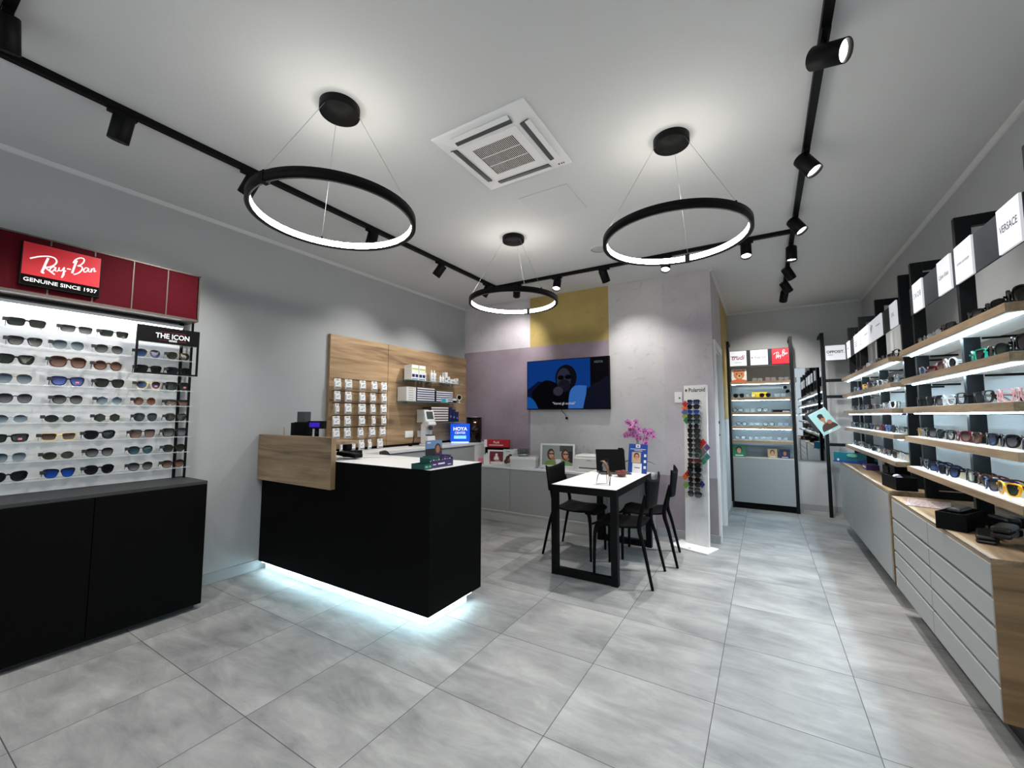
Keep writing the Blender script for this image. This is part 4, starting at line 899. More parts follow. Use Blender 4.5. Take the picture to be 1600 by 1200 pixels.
for i, (sh, tk, fr, le) in enumerate(TW):
    p = Mt @ tz(1.462 - i * .0505 - .012) @ Vector((.012, -.07, 0))
    g = glasses(sh, tk, fr, le, tuple(p), TR + random.uniform(-.04, .04), f'{nth(i, 20) if i < 12 else ("last" if i == 19 else ["thirteenth", "fourteenth", "fifteenth", "sixteenth", "seventeenth", "eighteenth", "nineteenth"][i - 12])} from top of white tower', 'sunglasses on the white tower', tl=.42); g.scale = (.9, .9, .86)

# ================================================================== TABLE AND CHAIRS
TX0, TX1, TY0, TY1, TZ = .44, 1.02, 2.25, 3.45, .755
t = thing('consulting_table', 'white-topped table on black rectangular steel legs', 'table', ((TX0 + TX1) / 2, (TY0 + TY1) / 2, 0))
hx, hy2 = (TX1 - TX0) / 2, (TY1 - TY0) / 2
MB(mat('table_top_white', (238, 238, 238), .3)).box(-hx + .004, hx - .004, -hy2 + .004, hy2 - .004, TZ - .012, TZ + .003).build('tabletop', t, .001)
MB(blackmetal).box(-hx, hx, -hy2, -hy2 + .045, TZ - .06, TZ).box(-hx, hx, hy2 - .045, hy2, TZ - .06, TZ).box(-hx, -hx + .03, -hy2 + .045, hy2 - .045, TZ - .06, TZ).box(hx - .03, hx, -hy2 + .045, hy2 - .045, TZ - .06, TZ).build('apron', t, .001)
for y in (-hy2 + .0275, hy2 - .0275):
    MB(blackmetal).box(-hx, -hx + .055, y - .0275, y + .0275, .0, TZ - .0605).box(hx - .055, hx, y - .0275, y + .0275, .0, TZ - .0605).box(-hx + .055, hx - .055, y - .0275, y + .0275, .005, .06).build('leg_frame', t, .001)
def chair(loc, rz, label):
    t = thing('chair', label, 'chair', loc, rz, 'chairs around the table')
    n = 14; b = MB(black); b.smooth = True; vs = []; th = .016
    for i in range(n + 1):                       # seat: gently dished, front edge rolled down
        v = i / n; y = -.215 + .41 * v; z = .452 - .018 * math.sin(PI * v) - .03 * max(0, 1 - v * 7)
        for j in range(9):
            u = -1 + 2 * j / 8; wd = .215 - .02 * v
            if i == 0: wd -= .03
            vs.append((u * wd, y, z + .014 * u * u))
    top = len(vs); vs += [(x, y, z - th) for x, y, z in vs]
    q = lambda i, j: i * 9 + j
    fs = [(q(i, j), q(i, j + 1), q(i + 1, j + 1), q(i + 1, j)) for i in range(n) for j in range(8)]
    fs += [tuple(top + k for k in f[::-1]) for f in fs]
    edge = [q(0, j) for j in range(9)] + [q(i, 8) for i in range(1, n + 1)] + [q(n, j) for j in range(7, -1, -1)] + [q(i, 0) for i in range(n - 1, 0, -1)]
    fs += [(edge[(k + 1) % len(edge)], edge[k], top + edge[k], top + edge[(k + 1) % len(edge)]) for k in range(len(edge))]
    b.add(vs, fs); b.build('seat', t)
    b = MB(black); b.smooth = True; vs = []; R_, C_ = 8, 12         # back shell: curved sideways, top edge dips in the middle
    for i in range(R_ + 1):
        v = i / R_
        for j in range(C_ + 1):
            u = -1 + 2 * j / C_; wd = .19 + .03 * v
            z = .60 + v * (.225 + .035 * u * u) + (1 - v) * (.01 * u * u); y = .262 + .03 * v - .05 * u * u * (.55 + .25 * v) + .01
            vs.append((u * wd, y, z))
    k0 = len(vs); vs += [(x, y + .013, z) for x, y, z in vs]; q = lambda i, j: i * (C_ + 1) + j
    fs = [(q(i, j), q(i, j + 1), q(i + 1, j + 1), q(i + 1, j)) for i in range(R_) for j in range(C_)]; fs += [tuple(k0 + k for k in f[::-1]) for f in fs]
    edge = [q(0, j) for j in range(C_ + 1)] + [q(i, C_) for i in range(1, R_ + 1)] + [q(R_, j) for j in range(C_ - 1, -1, -1)] + [q(i, 0) for i in range(R_ - 1, 0, -1)]
    fs += [(edge[(k + 1) % len(edge)], edge[k], k0 + edge[k], k0 + edge[(k + 1) % len(edge)]) for k in range(len(edge))]
    b.add(vs, fs); b.build('backrest', t)
    for sx in (-1, 1):
        pts = [(sx * .235, .30, 0), (sx * .215, .235, .30), (sx * .200, .196, .455), (sx * .192, .222, .60), (sx * .197, .25, .72)]
        b = MB(black); b.tube(smooth_line(pts, 5), [.011 + .007 * min(1, i / 9) - .006 * max(0, (i - 13) / 7) for i in range(21)], 10); b.build('leg', t)
        pts = [(sx * .205, -.185, 0), (sx * .198, -.18, .30), (sx * .19, -.165, .415), (sx * .18, -.13, .437)]
        b = MB(black); b.tube(smooth_line(pts, 5), [.011 + .006 * min(1, i / 8) for i in range(16)], 10); b.build('leg', t)
    return t
chair((.965, 2.575, 0), -PI / 2, 'black chair nearest the camera on the right side of the table')
chair((1.02, 3.14, 0), -PI / 2 + .12, 'black chair on the right of the table, nearer the sunglasses tower')
chair((.445, 2.90, 0), PI / 2, 'black chair alone on the left side of the table')
t = thing('laptop', 'open black laptop on the table', 'laptop', (.70, 3.20, TZ + .0035), .55)
MB(greydark).box(-.155, .155, -.11, .11, 0, .013).build('base', t, .003); MB(black).box(-.135, .135, -.02, .09, .0132, .0145).build('keyboard', t)
b = MB(black); b.T = Matrix.Translation((0, .108, .013)) @ Matrix.Rotation(-.22, 4, 'X'); b.box(-.155, .155, -.004, .004, 0, .225); b.build('lid', t, .003)
t = thing('sign_card', 'blue display card with portrait and white leaflet on table end', 'display card', (.905, 3.325, TZ + .0035), -.22, None, -.14)
b = MB(pic_blue); b.box(-.105, .105, 0, .006, 0, .30); b.build('card', t, .002)
b = MB(pic_beige); b.T = frame((0, -.0004, 0)); b.rect(-.065, .035, .105, .215).m(hair_dk).ell(-.012, .175, .03, .034, .0002).m(skin).ell(-.01, .163, .022, .032, .0003).m(hair_dk).rect(-.03, .01, .165, .169, .0005).m(white).rect(-.055, .05, .0, .10, .0005).rect(-.025, .025, .262, .296, .0003)
for z in (.05, .11, .17): b.rect(.07, .095, z, z + .028, .0003)
b.rect(-.085, .085, .243, .249, .0003).rect(-.04, .05, .228, .233, .0003); b.m(greyink).rect(-.03, .03, .05, .06, .0008).rect(-.012, .012, .27, .285, .0006); b.build('print', t, label='printed portrait of a person in glasses on blue')
t = thing('sweet_bowl', 'small brown patterned bowl on the table before the blue card', 'bowl', (.84, 3.0, TZ + .0035))
MB(mat('bowl_brown', (96, 52, 44), .4, noise=.5, nscale=60)).lathe([(.03, 0), (.036, .004), (.05, .03), (.062, .052), (.058, .053), (.045, .03), (.001, .012)], 24).build('body', t)
b = MB(mat('sweets_red', (170, 90, 80), .4, noise=.5, nscale=40))
for i in range(14): a = i * 2.4; r = .036 * math.sqrt(i / 14); b.cbox((r * math.cos(a), r * math.sin(a), .046 + .006 * (i % 3)), (.018, .014, .011))
b.build('wrapped_sweets', t, kind='stuff')
t = thing('mirror_stand', 'small black wire stand holding brown strapped spectacles near table edge', 'stand', (.855, 2.47, TZ + .0035), -.2)
b = MB(blackmetal)
for s_ in (-1, 1):
    b.tube([(s_ * .012, .03, .19), (s_ * .062, -.02, .07), (s_ * .066, -.04, .003), (s_ * .012, .05, .003), (s_ * .010, .035, .14)], .0028, 6)
b.tube([(-.012, .03, .19), (.012, .03, .19)], .0028, 6); b.build('wire_frame', t)
b = MB(mat('strap_brown', (120, 88, 66), .6)); b.smooth = True
pts = smooth_line([(-.045, .03, .19), (-.02, .0, .20), (.012, -.005, .165), (.03, .01, .11), (.028, .04, .07)], 5)
vs = []
for x, y, z in pts: vs += [(x - .012, y - .008, z), (x + .012, y + .008, z)]
b.add(vs, [(2 * i, 2 * i + 1, 2 * i + 3, 2 * i + 2) for i in range(len(pts) - 1)]); o = b.build('strap', t); sd = o.modifiers.new('thick', 'SOLIDIFY'); sd.thickness = .003
b = MB(mirror); b.T = Matrix.Translation((-.005, .012, .155)) @ frame((0, 0, 0), -.2, -.2); b.prism([(.034 * math.cos(a * PI / 12), .042 * math.sin(a * PI / 12)) for a in range(24)], -.003, .003); b.build('mirror_plate', t)
b = MB(black); b.tube(smooth_line([(-.05, .03, .185), (-.03, .05, .205), (.0, .055, .20)], 4), .006, 8); b.build('case_clip', t)
# orchid on the sideboard end behind the card
t = thing('orchid', 'pink flowering orchid in a pot behind the blue display card', 'plant', (.80, 3.74, Z))
MB(white).lathe([(.045, 0), (.065, .13), (.068, .135), (.06, .135), (.055, .12), (.001, .118)], 24).build('pot', t)
stem_m = mat('orchid_stem', (70, 70, 50), .6); leafm = mat('orchid_leaf', (40, 66, 40), .45); petal = mat('orchid_petal', (214, 140, 196), .55, noise=.3, nscale=50); lip = mat('orchid_lip', (130, 40, 100), .5)
stems = [smooth_line([(0, 0, .12), (.0, -.01, .28), (.01, -.02, .44), (-.02, -.03, .55), (-.07, -.04, .50)], 5), smooth_line([(.02, 0, .12), (.05, 0, .28), (.08, -.01, .38), (.11, -.02, .47), (.16, -.03, .42)], 5), smooth_line([(.0, 0, .12), (.02, .0, .3), (.0, .0, .42), (-.05, -.01, .46), (-.09, -.02, .40)], 4)]
b = MB(stem_m)
for s_ in stems: b.tube(s_, .0035, 6)
b.build('stems', t)
b = MB(leafm)
for k in range(5):
    a = k * 1.3; ln_ = .2; M = Matrix.Translation((0, 0, .12)) @ Matrix.Rotation(a, 4, 'Z'); b.T = M; vs = []
    for i in range(8):
        v = i / 7; wdt = .028 * math.sin(PI * min(1, v * .9 + .1)); vs += [(v * ln_, -wdt, .09 * v - .10 * v * v), (v * ln_, 0, .09 * v - .10 * v * v - .004), (v * ln_, wdt, .09 * v - .10 * v * v)]
    b.smooth = True; b.add(vs, [(3 * i + j, 3 * i + j + 1, 3 * i + 4 + j, 3 * i + 3 + j) for i in range(7) for j in (0, 1)])
b.build('leaves', t)
random.seed(11)
for n_ in range(34):
    s_ = stems[n_ % 3]; p = Vector(s_[random.randint(len(s_) // 2 - 1, len(s_) - 1)]) + Vector((random.uniform(-.045, .045), random.uniform(-.04, .02), random.uniform(-.03, .05)))
    b = MB(petal); b.T = Matrix.Translation(p) @ frame((0, 0, 0), random.uniform(-.9, .9), random.uniform(-.5, .5)); R_ = random.uniform(.03, .04)
    for k in range(5):
        a = k * 2 * PI / 5 + .3; c_, s2 = math.cos(a), math.sin(a); wd = R_ * (.62 if k % 2 else .45)
        b.add([(0, 0, 0), (c_ * R_ * .6 - s2 * wd, s2 * R_ * .6 + c_ * wd, .004), (c_ * R_ * 1.15, s2 * R_ * 1.15, -.002), (c_ * R_ * .6 + s2 * wd, s2 * R_ * .6 - c_ * wd, .004)], [(0, 3, 2, 1)])
    b.m(lip).ell(0, -R_ * .15, R_ * .28, R_ * .32, .005, 8); b.build('flower', t)

# ================================================================== RIGHT WALL: SHELVING UNITS AND CABINETS
RX = 2.90                                       # front of the shelves
SZ = [1.815, 1.615, 1.414, 1.214, 1.006]
def shelf_unit(name, label, ya, yb, posts, signs, zb, lz=2.065, hz=2.258):
    yc = (ya + yb) / 2
    t = thing(name, label, 'shelving', (XR, yc, 0), -PI / 2)
    L = lambda X: X - XR                         # local y = -(XR - X) -> front is negative
    lx = lambda Y: yc - Y                        # local x runs towards -Y
    for py in posts:
        b = MB(navyblack); x = lx(py); b.box(x - .018, x + .018, L(2.985), L(3.05), zb, 2.445).box(x - .018, x + .018, L(3.05), -.0005, 2.385, 2.445).box(x - .018, x + .018, L(3.05), -.0005, zb, zb + .05)
        p = b.build('post', t, .002)
    for z in SZ:
        b = MB(oak_x); x0, x1 = lx(yb), lx(ya); b.box(x0, x1, L(RX), L(2.984), z - .036, z).box(x0, x1, L(3.051), L(3.13), z - .036, z)
        xs = sorted([x0] + [q for py in posts for q in (lx(py) - .0185, lx(py) + .0185)] + [x1])
        xs = [min(max(q, x0), x1) for q in xs]
        for i in range(0, len(xs) - 1, 2):
            if xs[i + 1] - xs[i] > .005: b.box(xs[i], xs[i + 1], L(2.984), L(3.051), z - .036, z)
        s_ = b.build('shelf', t)
        MB(laminate).box(x0 + .012, x1 - .012, L(RX) + .012, L(2.98), z + .0002, z + .002).build('shelf_mat', s_)
        ub = MB(laminate).box(x0 + .012, x1 - .012, L(RX) + .008, L(2.984), z - .0395, z - .0365).box(x0 + .012, x1 - .012, L(3.051), L(3.125), z - .0395, z - .0365)
        for i in range(0, len(xs) - 1, 2):
            if xs[i + 1] - xs[i] > .03: ub.box(xs[i], xs[i + 1], L(2.984), L(3.051), z - .0395, z - .0365)
        ub.build('underside', s_)
        if z == SZ[-1]: continue                 # the lowest shelf carries no strip
        lb = MB(led); lb.T = Matrix.Translation((0, L(RX) + .055, z - .0397)); n = 6
        lv = [(xx, .007 * math.cos(PI * i / n), -.007 * math.sin(PI * i / n)) for xx in (x0 + .03, x1 - .03) for i in range(n + 1)]
        lb.add(lv, [(i, i + 1, n + 2 + i, n + 1 + i) for i in range(n)] + [tuple(range(n + 1)), tuple(range(2 * n + 1, n, -1))]); lb.build('led_strip', s_, label='glowing cool white strip under the shelf')
        for py in posts: MB(blackmetal).box(lx(py) - .003, lx(py) + .003, L(3.06), L(3.20), z - .05, z - .037).build('bracket', s_)
    fas = MB(fascia_grey).box(lx(yb), lx(ya), L(2.976), L(2.9845), lz, hz).build('fascia', t)
    for (a, bb, draw) in signs:
        sg = MB(paper_lit).box(lx(bb), lx(a), L(2.966), L(2.9755), lz - .002, hz + .002).build('brand_sign', t)
        b = MB(ink); b.T = frame(((lx(a) + lx(bb)) / 2, L(2.966) - .0006, (lz + hz) / 2)); draw(b, (bb - a) / 2); b.build('lettering', sg)
    return t
def sg_text(s_, size=.04, dy=0., sub=None, sx=1., m=None):
    def f(b, hw):
        b.m(m or ink).text(s_, size, (0, dy), 0, sx=sx)
        if sub: b.m(greyink).text(sub, .012, (0, dy - .038), 0)
    return f
def sg_lines(n, m=None):
    def f(b, hw):
        b.m(m or greyink)
        for i in range(n): b.rect(-hw * .6, hw * .6, .012 - i * .022, .02 - i * .022)
    return f
def sg_ring(b, hw):
    b.m(greyink); n = 20
    for i in range(n):
        a, c_ = 2 * PI * i / n, 2 * PI * (i + 1) / n; b.flat([(.026 * math.cos(a), .01 + .026 * math.sin(a)), (.026 * math.cos(c_), .01 + .026 * math.sin(c_)), (.02 * math.cos(c_), .01 + .02 * math.sin(c_)), (.02 * math.cos(a), .01 + .02 * math.sin(a))])
    b.rect(-.03, .03, -.05, -.044)
def sg_script(b, hw):
    b.m(ink)
    for q in range(3): b.ribbon(smooth_line([(-.05, -.04 + q * .03), (-.02, .03 + q * .02), (.0, -.02 + q * .02), (.02, .05), (.05, .01 + q * .02)], 4), .006, .0002 * q)
def sg_mono(b, hw):
    b.m(greyink); b.text('CK', .07, (0, .005), 0)
shelf_unit('near_shelving', 'near eyewear shelving unit with lit signs above the white drawers', 1.375, 2.895, (1.36, 2.10, 2.90),
           [(1.382, 1.572, sg_text('VERSACE', .046, sx=.8)), (1.838, 2.050, sg_text('armani exchange', .027, m=greyink, sx=.85)), (2.116, 2.312, sg_text('Calvin Klein', .037, m=greyink, sx=.85)), (2.595, 2.79, sg_text('S N O B', .052, .008, sx=.85))], .793)
shelf_unit('far_shelving', 'far eyewear shelving unit with lit signs above the grey cabinet', 3.20, 5.47, (3.20, 4.0, 4.8, 5.47),
           [(3.21, 3.41, sg_text('EVIL', .045, m=greyink)), (3.69, 3.935, sg_lines(1)), (3.95, 4.2, sg_script), (4.21, 4.445, sg_lines(1)), (4.46, 4.74, sg_ring), (4.755, 4.98, sg_lines(3, ink)), (5.275, 5.465, sg_lines(1))], .813)
NEARU = None
# near cabinet with drawers
NX = 2.80
t = thing('drawer_cabinet', 'white drawer cabinet with oak top and side under the near shelves', 'cabinet', (XR, 2.13, 0), -PI / 2)
L = lambda X: X - XR
MB(oak_x).box(-.75, .75, L(NX) + .003, -.013, .768, .792).build('top', t, .001); oo = MB(oak_dk).box(.726, .75, L(NX) + .003, -.013, .17, .7675).build('side_panel', t, .001)
MB(greycab).box(-.75, .7255, L(NX) + .026, -.013, .17, .7675).build('body', t)
hts = [(.645, .770), (.532, .630), (.424, .517), (.311, .409), (.172, .296)]
for x0, x1 in ((-.749, -.002), (.002, .749)):
    for z0, z1 in hts:
        b = MB(greycab); b.box(x0, x1, L(NX), L(NX) + .0255, z0, z1 - .0); b.build('drawer_front', t, .004)
MB(greydark).box(-.745, .745, L(NX) + .018, L(NX) + .0258, .175, .785).build('grip_recess', t)
MB(chrome).box(-.749, .749, L(NX) + .0002, L(NX) + .004, .7875, .7905).build('edge_trim', t)
MB(kick).box(-.72, .70, L(NX) + .12, -.03, 0, .1695).build('plinth', t)
dcab = t
# far cabinet
t = thing('door_cabinet', 'long pale grey cabinet with oak top under the far shelves', 'cabinet', (XR, 4.12, 0), -PI / 2)
MB(oak_x).box(-1.15, 1.13, L(NX + .012), -.013, .788, .812).build('top', t, .001); MB(oak_x).box(1.108, 1.13, L(NX + .012), -.013, .16, .7875).build('side_panel', t)
MB(greycab).box(-1.15, 1.1075, L(NX) + .034, -.013, .16, .7875).build('body', t)
for i in range(3):
    x0 = -1.149 + i * .7525; MB(greycab).box(x0, x0 + .7485, L(NX + .01), L(NX) + .0335, .165, .785).build('door', t, .003)
MB(chrome).box(-1.149, 1.107, L(NX + .011), L(NX + .013), .786, .7875).build('edge_trim', t)
MB(kick).box(-1.13, 1.09, L(NX) + .17, -.03, 0, .1595).build('plinth', t)

def row(unit, k, z, items, X=2.955):
    n = len(items); prev = -9
    for i, it in enumerate(items):
        y, sh, tk, fr, le = it[:5]
        y = max(y, prev + .162)
        for py in (1.36, 2.10, 2.90, 3.20, 4.0, 4.8, 5.47):
            if .03 < abs(y - py) < .108: y = py + (.11 if y > py or py - .11 < prev + .15 else -.11)
        if y > (2.82 if unit == 'near' else 5.40): continue
        prev = y
        dx = it[5] if len(it) > 5 else 0; tilt = it[6] if len(it) > 6 else 0
        glasses(sh, tk, fr, le, (X + dx, y, z + .0025 + (abs(math.sin(tilt)) * .06 if tilt else 0)), -PI / 2 + random.uniform(-.12, .12),
                f'{nth(i, n)} from near end, {["top", "second", "third", "fourth", "bottom"][k]} shelf of {unit} unit', f'eyewear on the {unit} right-wall shelves', tilt=tilt)
random.seed(5)
B1 = [(1.47, 'large', 'thick', 'black', 'black'), (1.66, 'wayfarer', 'thick', 'black', 'black'), (1.86, 'wayfarer', 'thick', 'black', 'grey fade'), (2.05, 'square', 'thick', 'dark brown', 'black'), (2.24, 'panto', 'wire', 'silver', 'clear'), (2.41, 'panto', 'wire', 'silver', 'clear'), (2.56, 'wayfarer', 'thin', 'black', 'clear'), (2.71, 'square', 'thin', 'black', 'clear'), (2.84, 'wayfarer', 'thick', 'burgundy', 'clear')]
B2 = [(1.47, 'large', 'thick', 'black', 'black'), (1.66, 'panto', 'thick', 'black', 'green'), (1.86, 'square', 'thick', 'teal', 'black'), (2.04, 'round', 'thick', 'white', 'black'), (2.22, 'cat', 'thick', 'burgundy', 'brown fade'), (2.38, 'rect', 'thick', 'burgundy', 'brown fade'), (2.55, 'round', 'thin', 'grey', 'dark blue'), (2.68, 'round', 'thick', 'silver', 'grey fade'), (2.80, 'square', 'thick', 'tortoise', 'brown fade')]
B3 = [(1.46, 'square', 'thin', 'pink', 'clear'), (1.61, 'square', 'thin', 'pink', 'clear'), (1.75, 'wayfarer', 'thick', 'black', 'clear'), (1.90, 'wayfarer', 'thick', 'black', 'black', .02), (2.04, 'square', 'thick', 'black', 'clear'), (2.19, 'panto', 'thick', 'clear', 'clear'), (2.34, 'square', 'thick', 'black', 'grey fade'), (2.5, 'square', 'thick', 'black', 'black'), (2.66, 'round', 'thick', 'black', 'black'), (2.81, 'wayfarer', 'thick', 'grey', 'black')]
B4 = [(1.45, 'cat', 'thick', 'dark brown', 'green'), (1.58, 'cat', 'thick', 'black', 'grey fade'), (1.75, 'wayfarer', 'thick', 'black', 'dark blue'), (1.92, 'wayfarer', 'thick', 'tortoise', 'brown fade'), (2.10, 'cat', 'thick', 'burgundy', 'brown fade'), (2.30, 'wayfarer', 'thick', 'black', 'clear'), (2.46, 'panto', 'thick', 'black', 'black'), (2.62, 'square', 'thick', 'black', 'grey fade'), (2.78, 'square', 'thin', 'gold', 'clear')]
B5 = [(1.45, 'wayfarer', 'thick', 'black', 'grey fade'), (1.58, 'wayfarer', 'thick', 'yellow', 'green', -.012), (1.73, 'wayfarer', 'thick', 'navy', 'grey fade', -.012), (1.90, 'panto', 'thick', 'tortoise', 'teal', .015), (2.08, 'square', 'thick', 'black', 'clear', .015), (2.28, 'wayfarer', 'thick', 'black', 'dark blue', -.01), (2.45, 'wayfarer', 'thick', 'navy', 'black', -.01), (2.61, 'square', 'thick', 'black', 'dark blue', -.01), (2.78, 'round', 'thick', 'black', 'clear')]
for k, r in enumerate((B1, B2, B3, B4, B5)): row('near', k, SZ[k], r)
frs = ['black', 'black', 'tortoise', 'black', 'silver', 'grey', 'black', 'navy', 'dark brown', 'clear', 'black']; shs = ['wayfarer', 'square', 'panto', 'round', 'cat', 'rect', 'wayfarer', 'panto']; les = ['clear', 'black', 'clear', 'grey fade', 'clear', 'brown fade', 'clear', 'clear']
SPEC = {(3, 1): ('round', 'thick', 'black', 'black'), (3, 2): ('wayfarer', 'thick', 'blue', 'clear'), (3, 3): ('wayfarer', 'thick', 'burgundy', 'red brown'), (1, 5): ('large', 'thick', 'purple', 'purple brown'), (1, 6): ('square', 'thick', 'yellow', 'clear'), (2, 1): ('wayfarer', 'thick', 'white', 'black'), (0, 5): ('wayfarer', 'thick', 'white', 'clear')}
for k in range(5):
    r = []
    for i in range(11):
        y = 3.31 + i * .202 + random.uniform(-.02, .02); s_ = (k * 3 + i * 5)
        sp = SPEC.get((k, i)) or (shs[s_ % 8], ['thick', 'thin', 'thick', 'wire', 'thick'][(s_ + k) % 5], frs[(s_ + 2 * k) % 11], les[(s_ + k) % 8])
        r.append((y,) + sp)
    row('far', k, SZ[k], r)
def card(name, loc, rz, w_, h_, m, label, cat, marks=None, tilt=-.12, group=None, dp=.003):
    t = thing(name, label, cat, loc, rz, group, tilt); MB(m).box(-w_ / 2, w_ / 2, 0, dp, 0, h_).build('card', t)
    if marks:
        b = MB(ink); b.T = frame((0, -.0004, 0)); marks(b, w_ / 2, h_); b.build('print', t)
    return t
random.seed(9)
nu = next(o for o in COL.objects if o.name == 'near_shelving')
bpy.context.view_layer.update()
dup_tree(nu, (nu.location.x, nu.location.y - 2.0, 0), -PI / 2, 'eyewear shelving unit beside the camera, seen only in the far wall mirror')
dup_tree(dcab, (dcab.location.x, dcab.location.y - 2.0, 0), -PI / 2, 'white drawer cabinet beside the camera, seen only in the far wall mirror')
# small white price stands and risers on the shelves
def riser(x, y, z, label):
    t = thing('riser', label, 'display riser', (x, y, z + .0023), -PI / 2, 'white risers on the right-wall shelves'); MB(white).box(-.028, .028, -.018, .018, 0, .03).build('block', t, .002)
for i, (y, k) in enumerate(((1.36 + .2, 0), (1.96, 0), (2.12, 1), (2.33, 2))):
    riser(3.09, y, SZ[k], ['white riser block behind the near top-shelf sunglasses', 'white riser block in the middle of the near top shelf', 'white riser block on the second near shelf', 'white riser block on the third near shelf'][i])
# black cases, trays and leaflets on the cabinets
zt = .7926
t = thing('case_box', 'open black box of eyewear cases on the drawer cabinet', 'box', (2.885, 1.955, zt), -PI / 2 - .55)
MB(black).box(-.12, .12, -.055, -.050, 0, .085).box(-.12, .12, .05, .055, 0, .085).box(-.12, -.115, -.05, .05, 0, .085).box(.115, .12, -.05, .05, 0, .085).box(-.115, .115, -.05, .05, 0, .004).build('body', t)
b = MB(mat('logo_gold', (130, 116, 60), .5)); b.T = frame((0, -.0555, 0)); b.ell(.02, .048, .022, .015); b.m(greyink).rect(-.025, .065, .02, .026); b.build('emblem', t)
leather = mat('black_case', (13, 13, 14), .28)
def case(loc, rz, label, h_=.045, ln_=.165, w_=.06, tilt=0.):
    t = thing('glasses_case', label, 'glasses case', loc, rz, 'black cases on the drawer cabinet', tilt)
    b = MB(leather); b.box(-ln_ / 2, ln_ / 2, -w_ / 2, w_ / 2, 0, h_ * .5); b.build('base', t, .012)
    b = MB(leather); b.box(-ln_ / 2, ln_ / 2, -w_ / 2, w_ / 2, h_ * .5 + .0005, h_); b.build('lid', t, .014); return t
case((2.90, 1.72, zt), -PI / 2 - .30, 'long black glasses case lying nearest the cabinet edge', .034, .20, .065)
case((2.94, 1.66, zt + .0345), -PI / 2 - .5, 'glossy black case resting on the long case', .05, .15, .065)
case((2.885, 1.955, zt + .0045), -PI / 2 - .55, 'black case lying inside the open black box', .05, .16, .06)
case((3.02, 1.90, zt), -PI / 2 + .3, 'black case standing behind the open box by the post', .085, .12, .06)
case((2.885, 1.955, zt + .056), -PI / 2 - .55, 'black case stacked on top in the open box', .045, .15, .055)
case((3.12, 1.74, zt), -PI / 2 + .1, 'black case at the back of the drawer cabinet near the wall', .06, .16, .07)
t = thing('magazine', 'glossy magazine lying open on the far end of the drawer cabinet', 'magazine', (2.93, 2.62, zt), -PI / 2 - .25)
MB(mat('magazine_print', (176, 160, 160), .35, noise=.5, nscale=14, stretch=(1, 6, 1))).box(-.15, .15, -.1, .1, 0, .004).build('pages', t)
zf = .8126
t = thing('eyewear_tray', 'black open tray of pouches on near end of the grey cabinet', 'tray', (2.905, 3.16, zf), -PI / 2 + .1)
MB(black).box(-.14, .14, -.06, -.055, 0, .095).box(-.14, .14, .055, .06, 0, .095).box(-.14, -.135, -.055, .055, 0, .095).box(.135, .14, -.055, .055, 0, .095).box(-.135, .135, -.055, .055, 0, .004).build('body', t)
for i, (x, m, nm) in enumerate(((-.08, offwhite, 'pale'), (.0, mat('pouch_indigo', (52, 54, 110), .6), 'indigo'), (.08, mat('pouch_grey', (120, 116, 112), .6), 'grey'))):
    o = MB(m); o.lathe([(.01, 0), (.034, .01), (.036, .06), (.02, .085), (.004, .09)], 14); o = o.build('cloth_pouch'); o.location = (2.905 - x * .1, 3.16 - x, zf + .0045); tag(o, f'{nm} cloth pouch in the black tray on the grey cabinet', 'pouch', 'pouches in the black tray')
for i, (y, h_, w_) in enumerate(((3.62, .13, .16), (3.86, .10, .2))):
    carton('black_carton', (3.02, y, zf), (w_, .12, h_), black, ['black carton left of the tray on the grey cabinet', 'flat black carton beyond its neighbour on the grey cabinet'][i], 'dark cartons on the grey cabinet', -PI / 2)
carton('purple_carton', (2.96, 4.45, zf), (.2, .1, .05), purple, 'low purple carton on the far part of grey cabinet', None, -PI / 2, [(-.8, .6, .3, .7, whiteink)])
carton('white_carton', (3.05, 4.33, zf), (.16, .08, .14), offwhite, 'white carton behind the purple one on the grey cabinet', None, -PI / 2)
tq = mat('turquoise_box', (20, 110, 130), .4); b = MB(tq); b.box(-.22, .22, -.04, .04, 0, .115); b.T = frame((0, -.0506, 0)); b.m(pic_blue).flat([(-.22, 0), (.22, 0), (.22, .08), (.05, .03), (-.22, .015)], .0002).m(mint).ell(.0, .09, .06, .02, .0003).m(whiteink).ell(-.16, .03, .014, .014, .0004)
o = b.build('turquoise_box', None, .001); o.location = (2.93, 5.05, zf); o.rotation_euler = (0, 0, -PI / 4); tag(o, 'long turquoise box at the far end of the grey cabinet', 'box')

# ================================================================== FAR WALL: LADDER RACKS AND MIRROR
FY = 5.97
t = thing('wall_rack', 'black framed rack with signs and oak shelves on the far wall', 'display rack', (2.02, YF, 0))
x0, x1 = -.405, .395; ly = lambda Y: Y - YF
for x in (x0, x1):
    MB(navyblack).box(x - .02, x + .02, ly(FY), ly(FY) + .04, 0, 2.48).box(x - .02, x + .02, ly(FY) + .04, -.0135, 2.44, 2.48).build('post', t, .002)
MB(fascia_grey).box(x0 + .021, x1 - .021, ly(FY) + .008, ly(FY) + .02, 2.085, 2.325).build('fascia', t)
RZ = [1.857, 1.62, 1.403, 1.196, .99]
for k, z in enumerate(RZ):
    s_ = MB(oak_x).box(x0 + .021, x1 - .021, ly(FY) + .0, ly(FY) + .23, z - .036, z).build('shelf', t)
    MB(laminate).box(x0 + .03, x1 - .03, ly(FY) + .01, ly(FY) + .22, z - .0395, z - .0365).build('underside', s_)
    if k < 4: MB(led).box(x0 + .04, x1 - .04, ly(FY) + .03, ly(FY) + .042, z - .0435, z - .0397).build('led_strip', s_, label='glowing cool white strip under the shelf')
MB(mat('rack_back', (150, 160, 166), .7)).box(x0 + .021, x1 - .021, -.03, -.0135, .80, 1.86).build('back_panel', t)
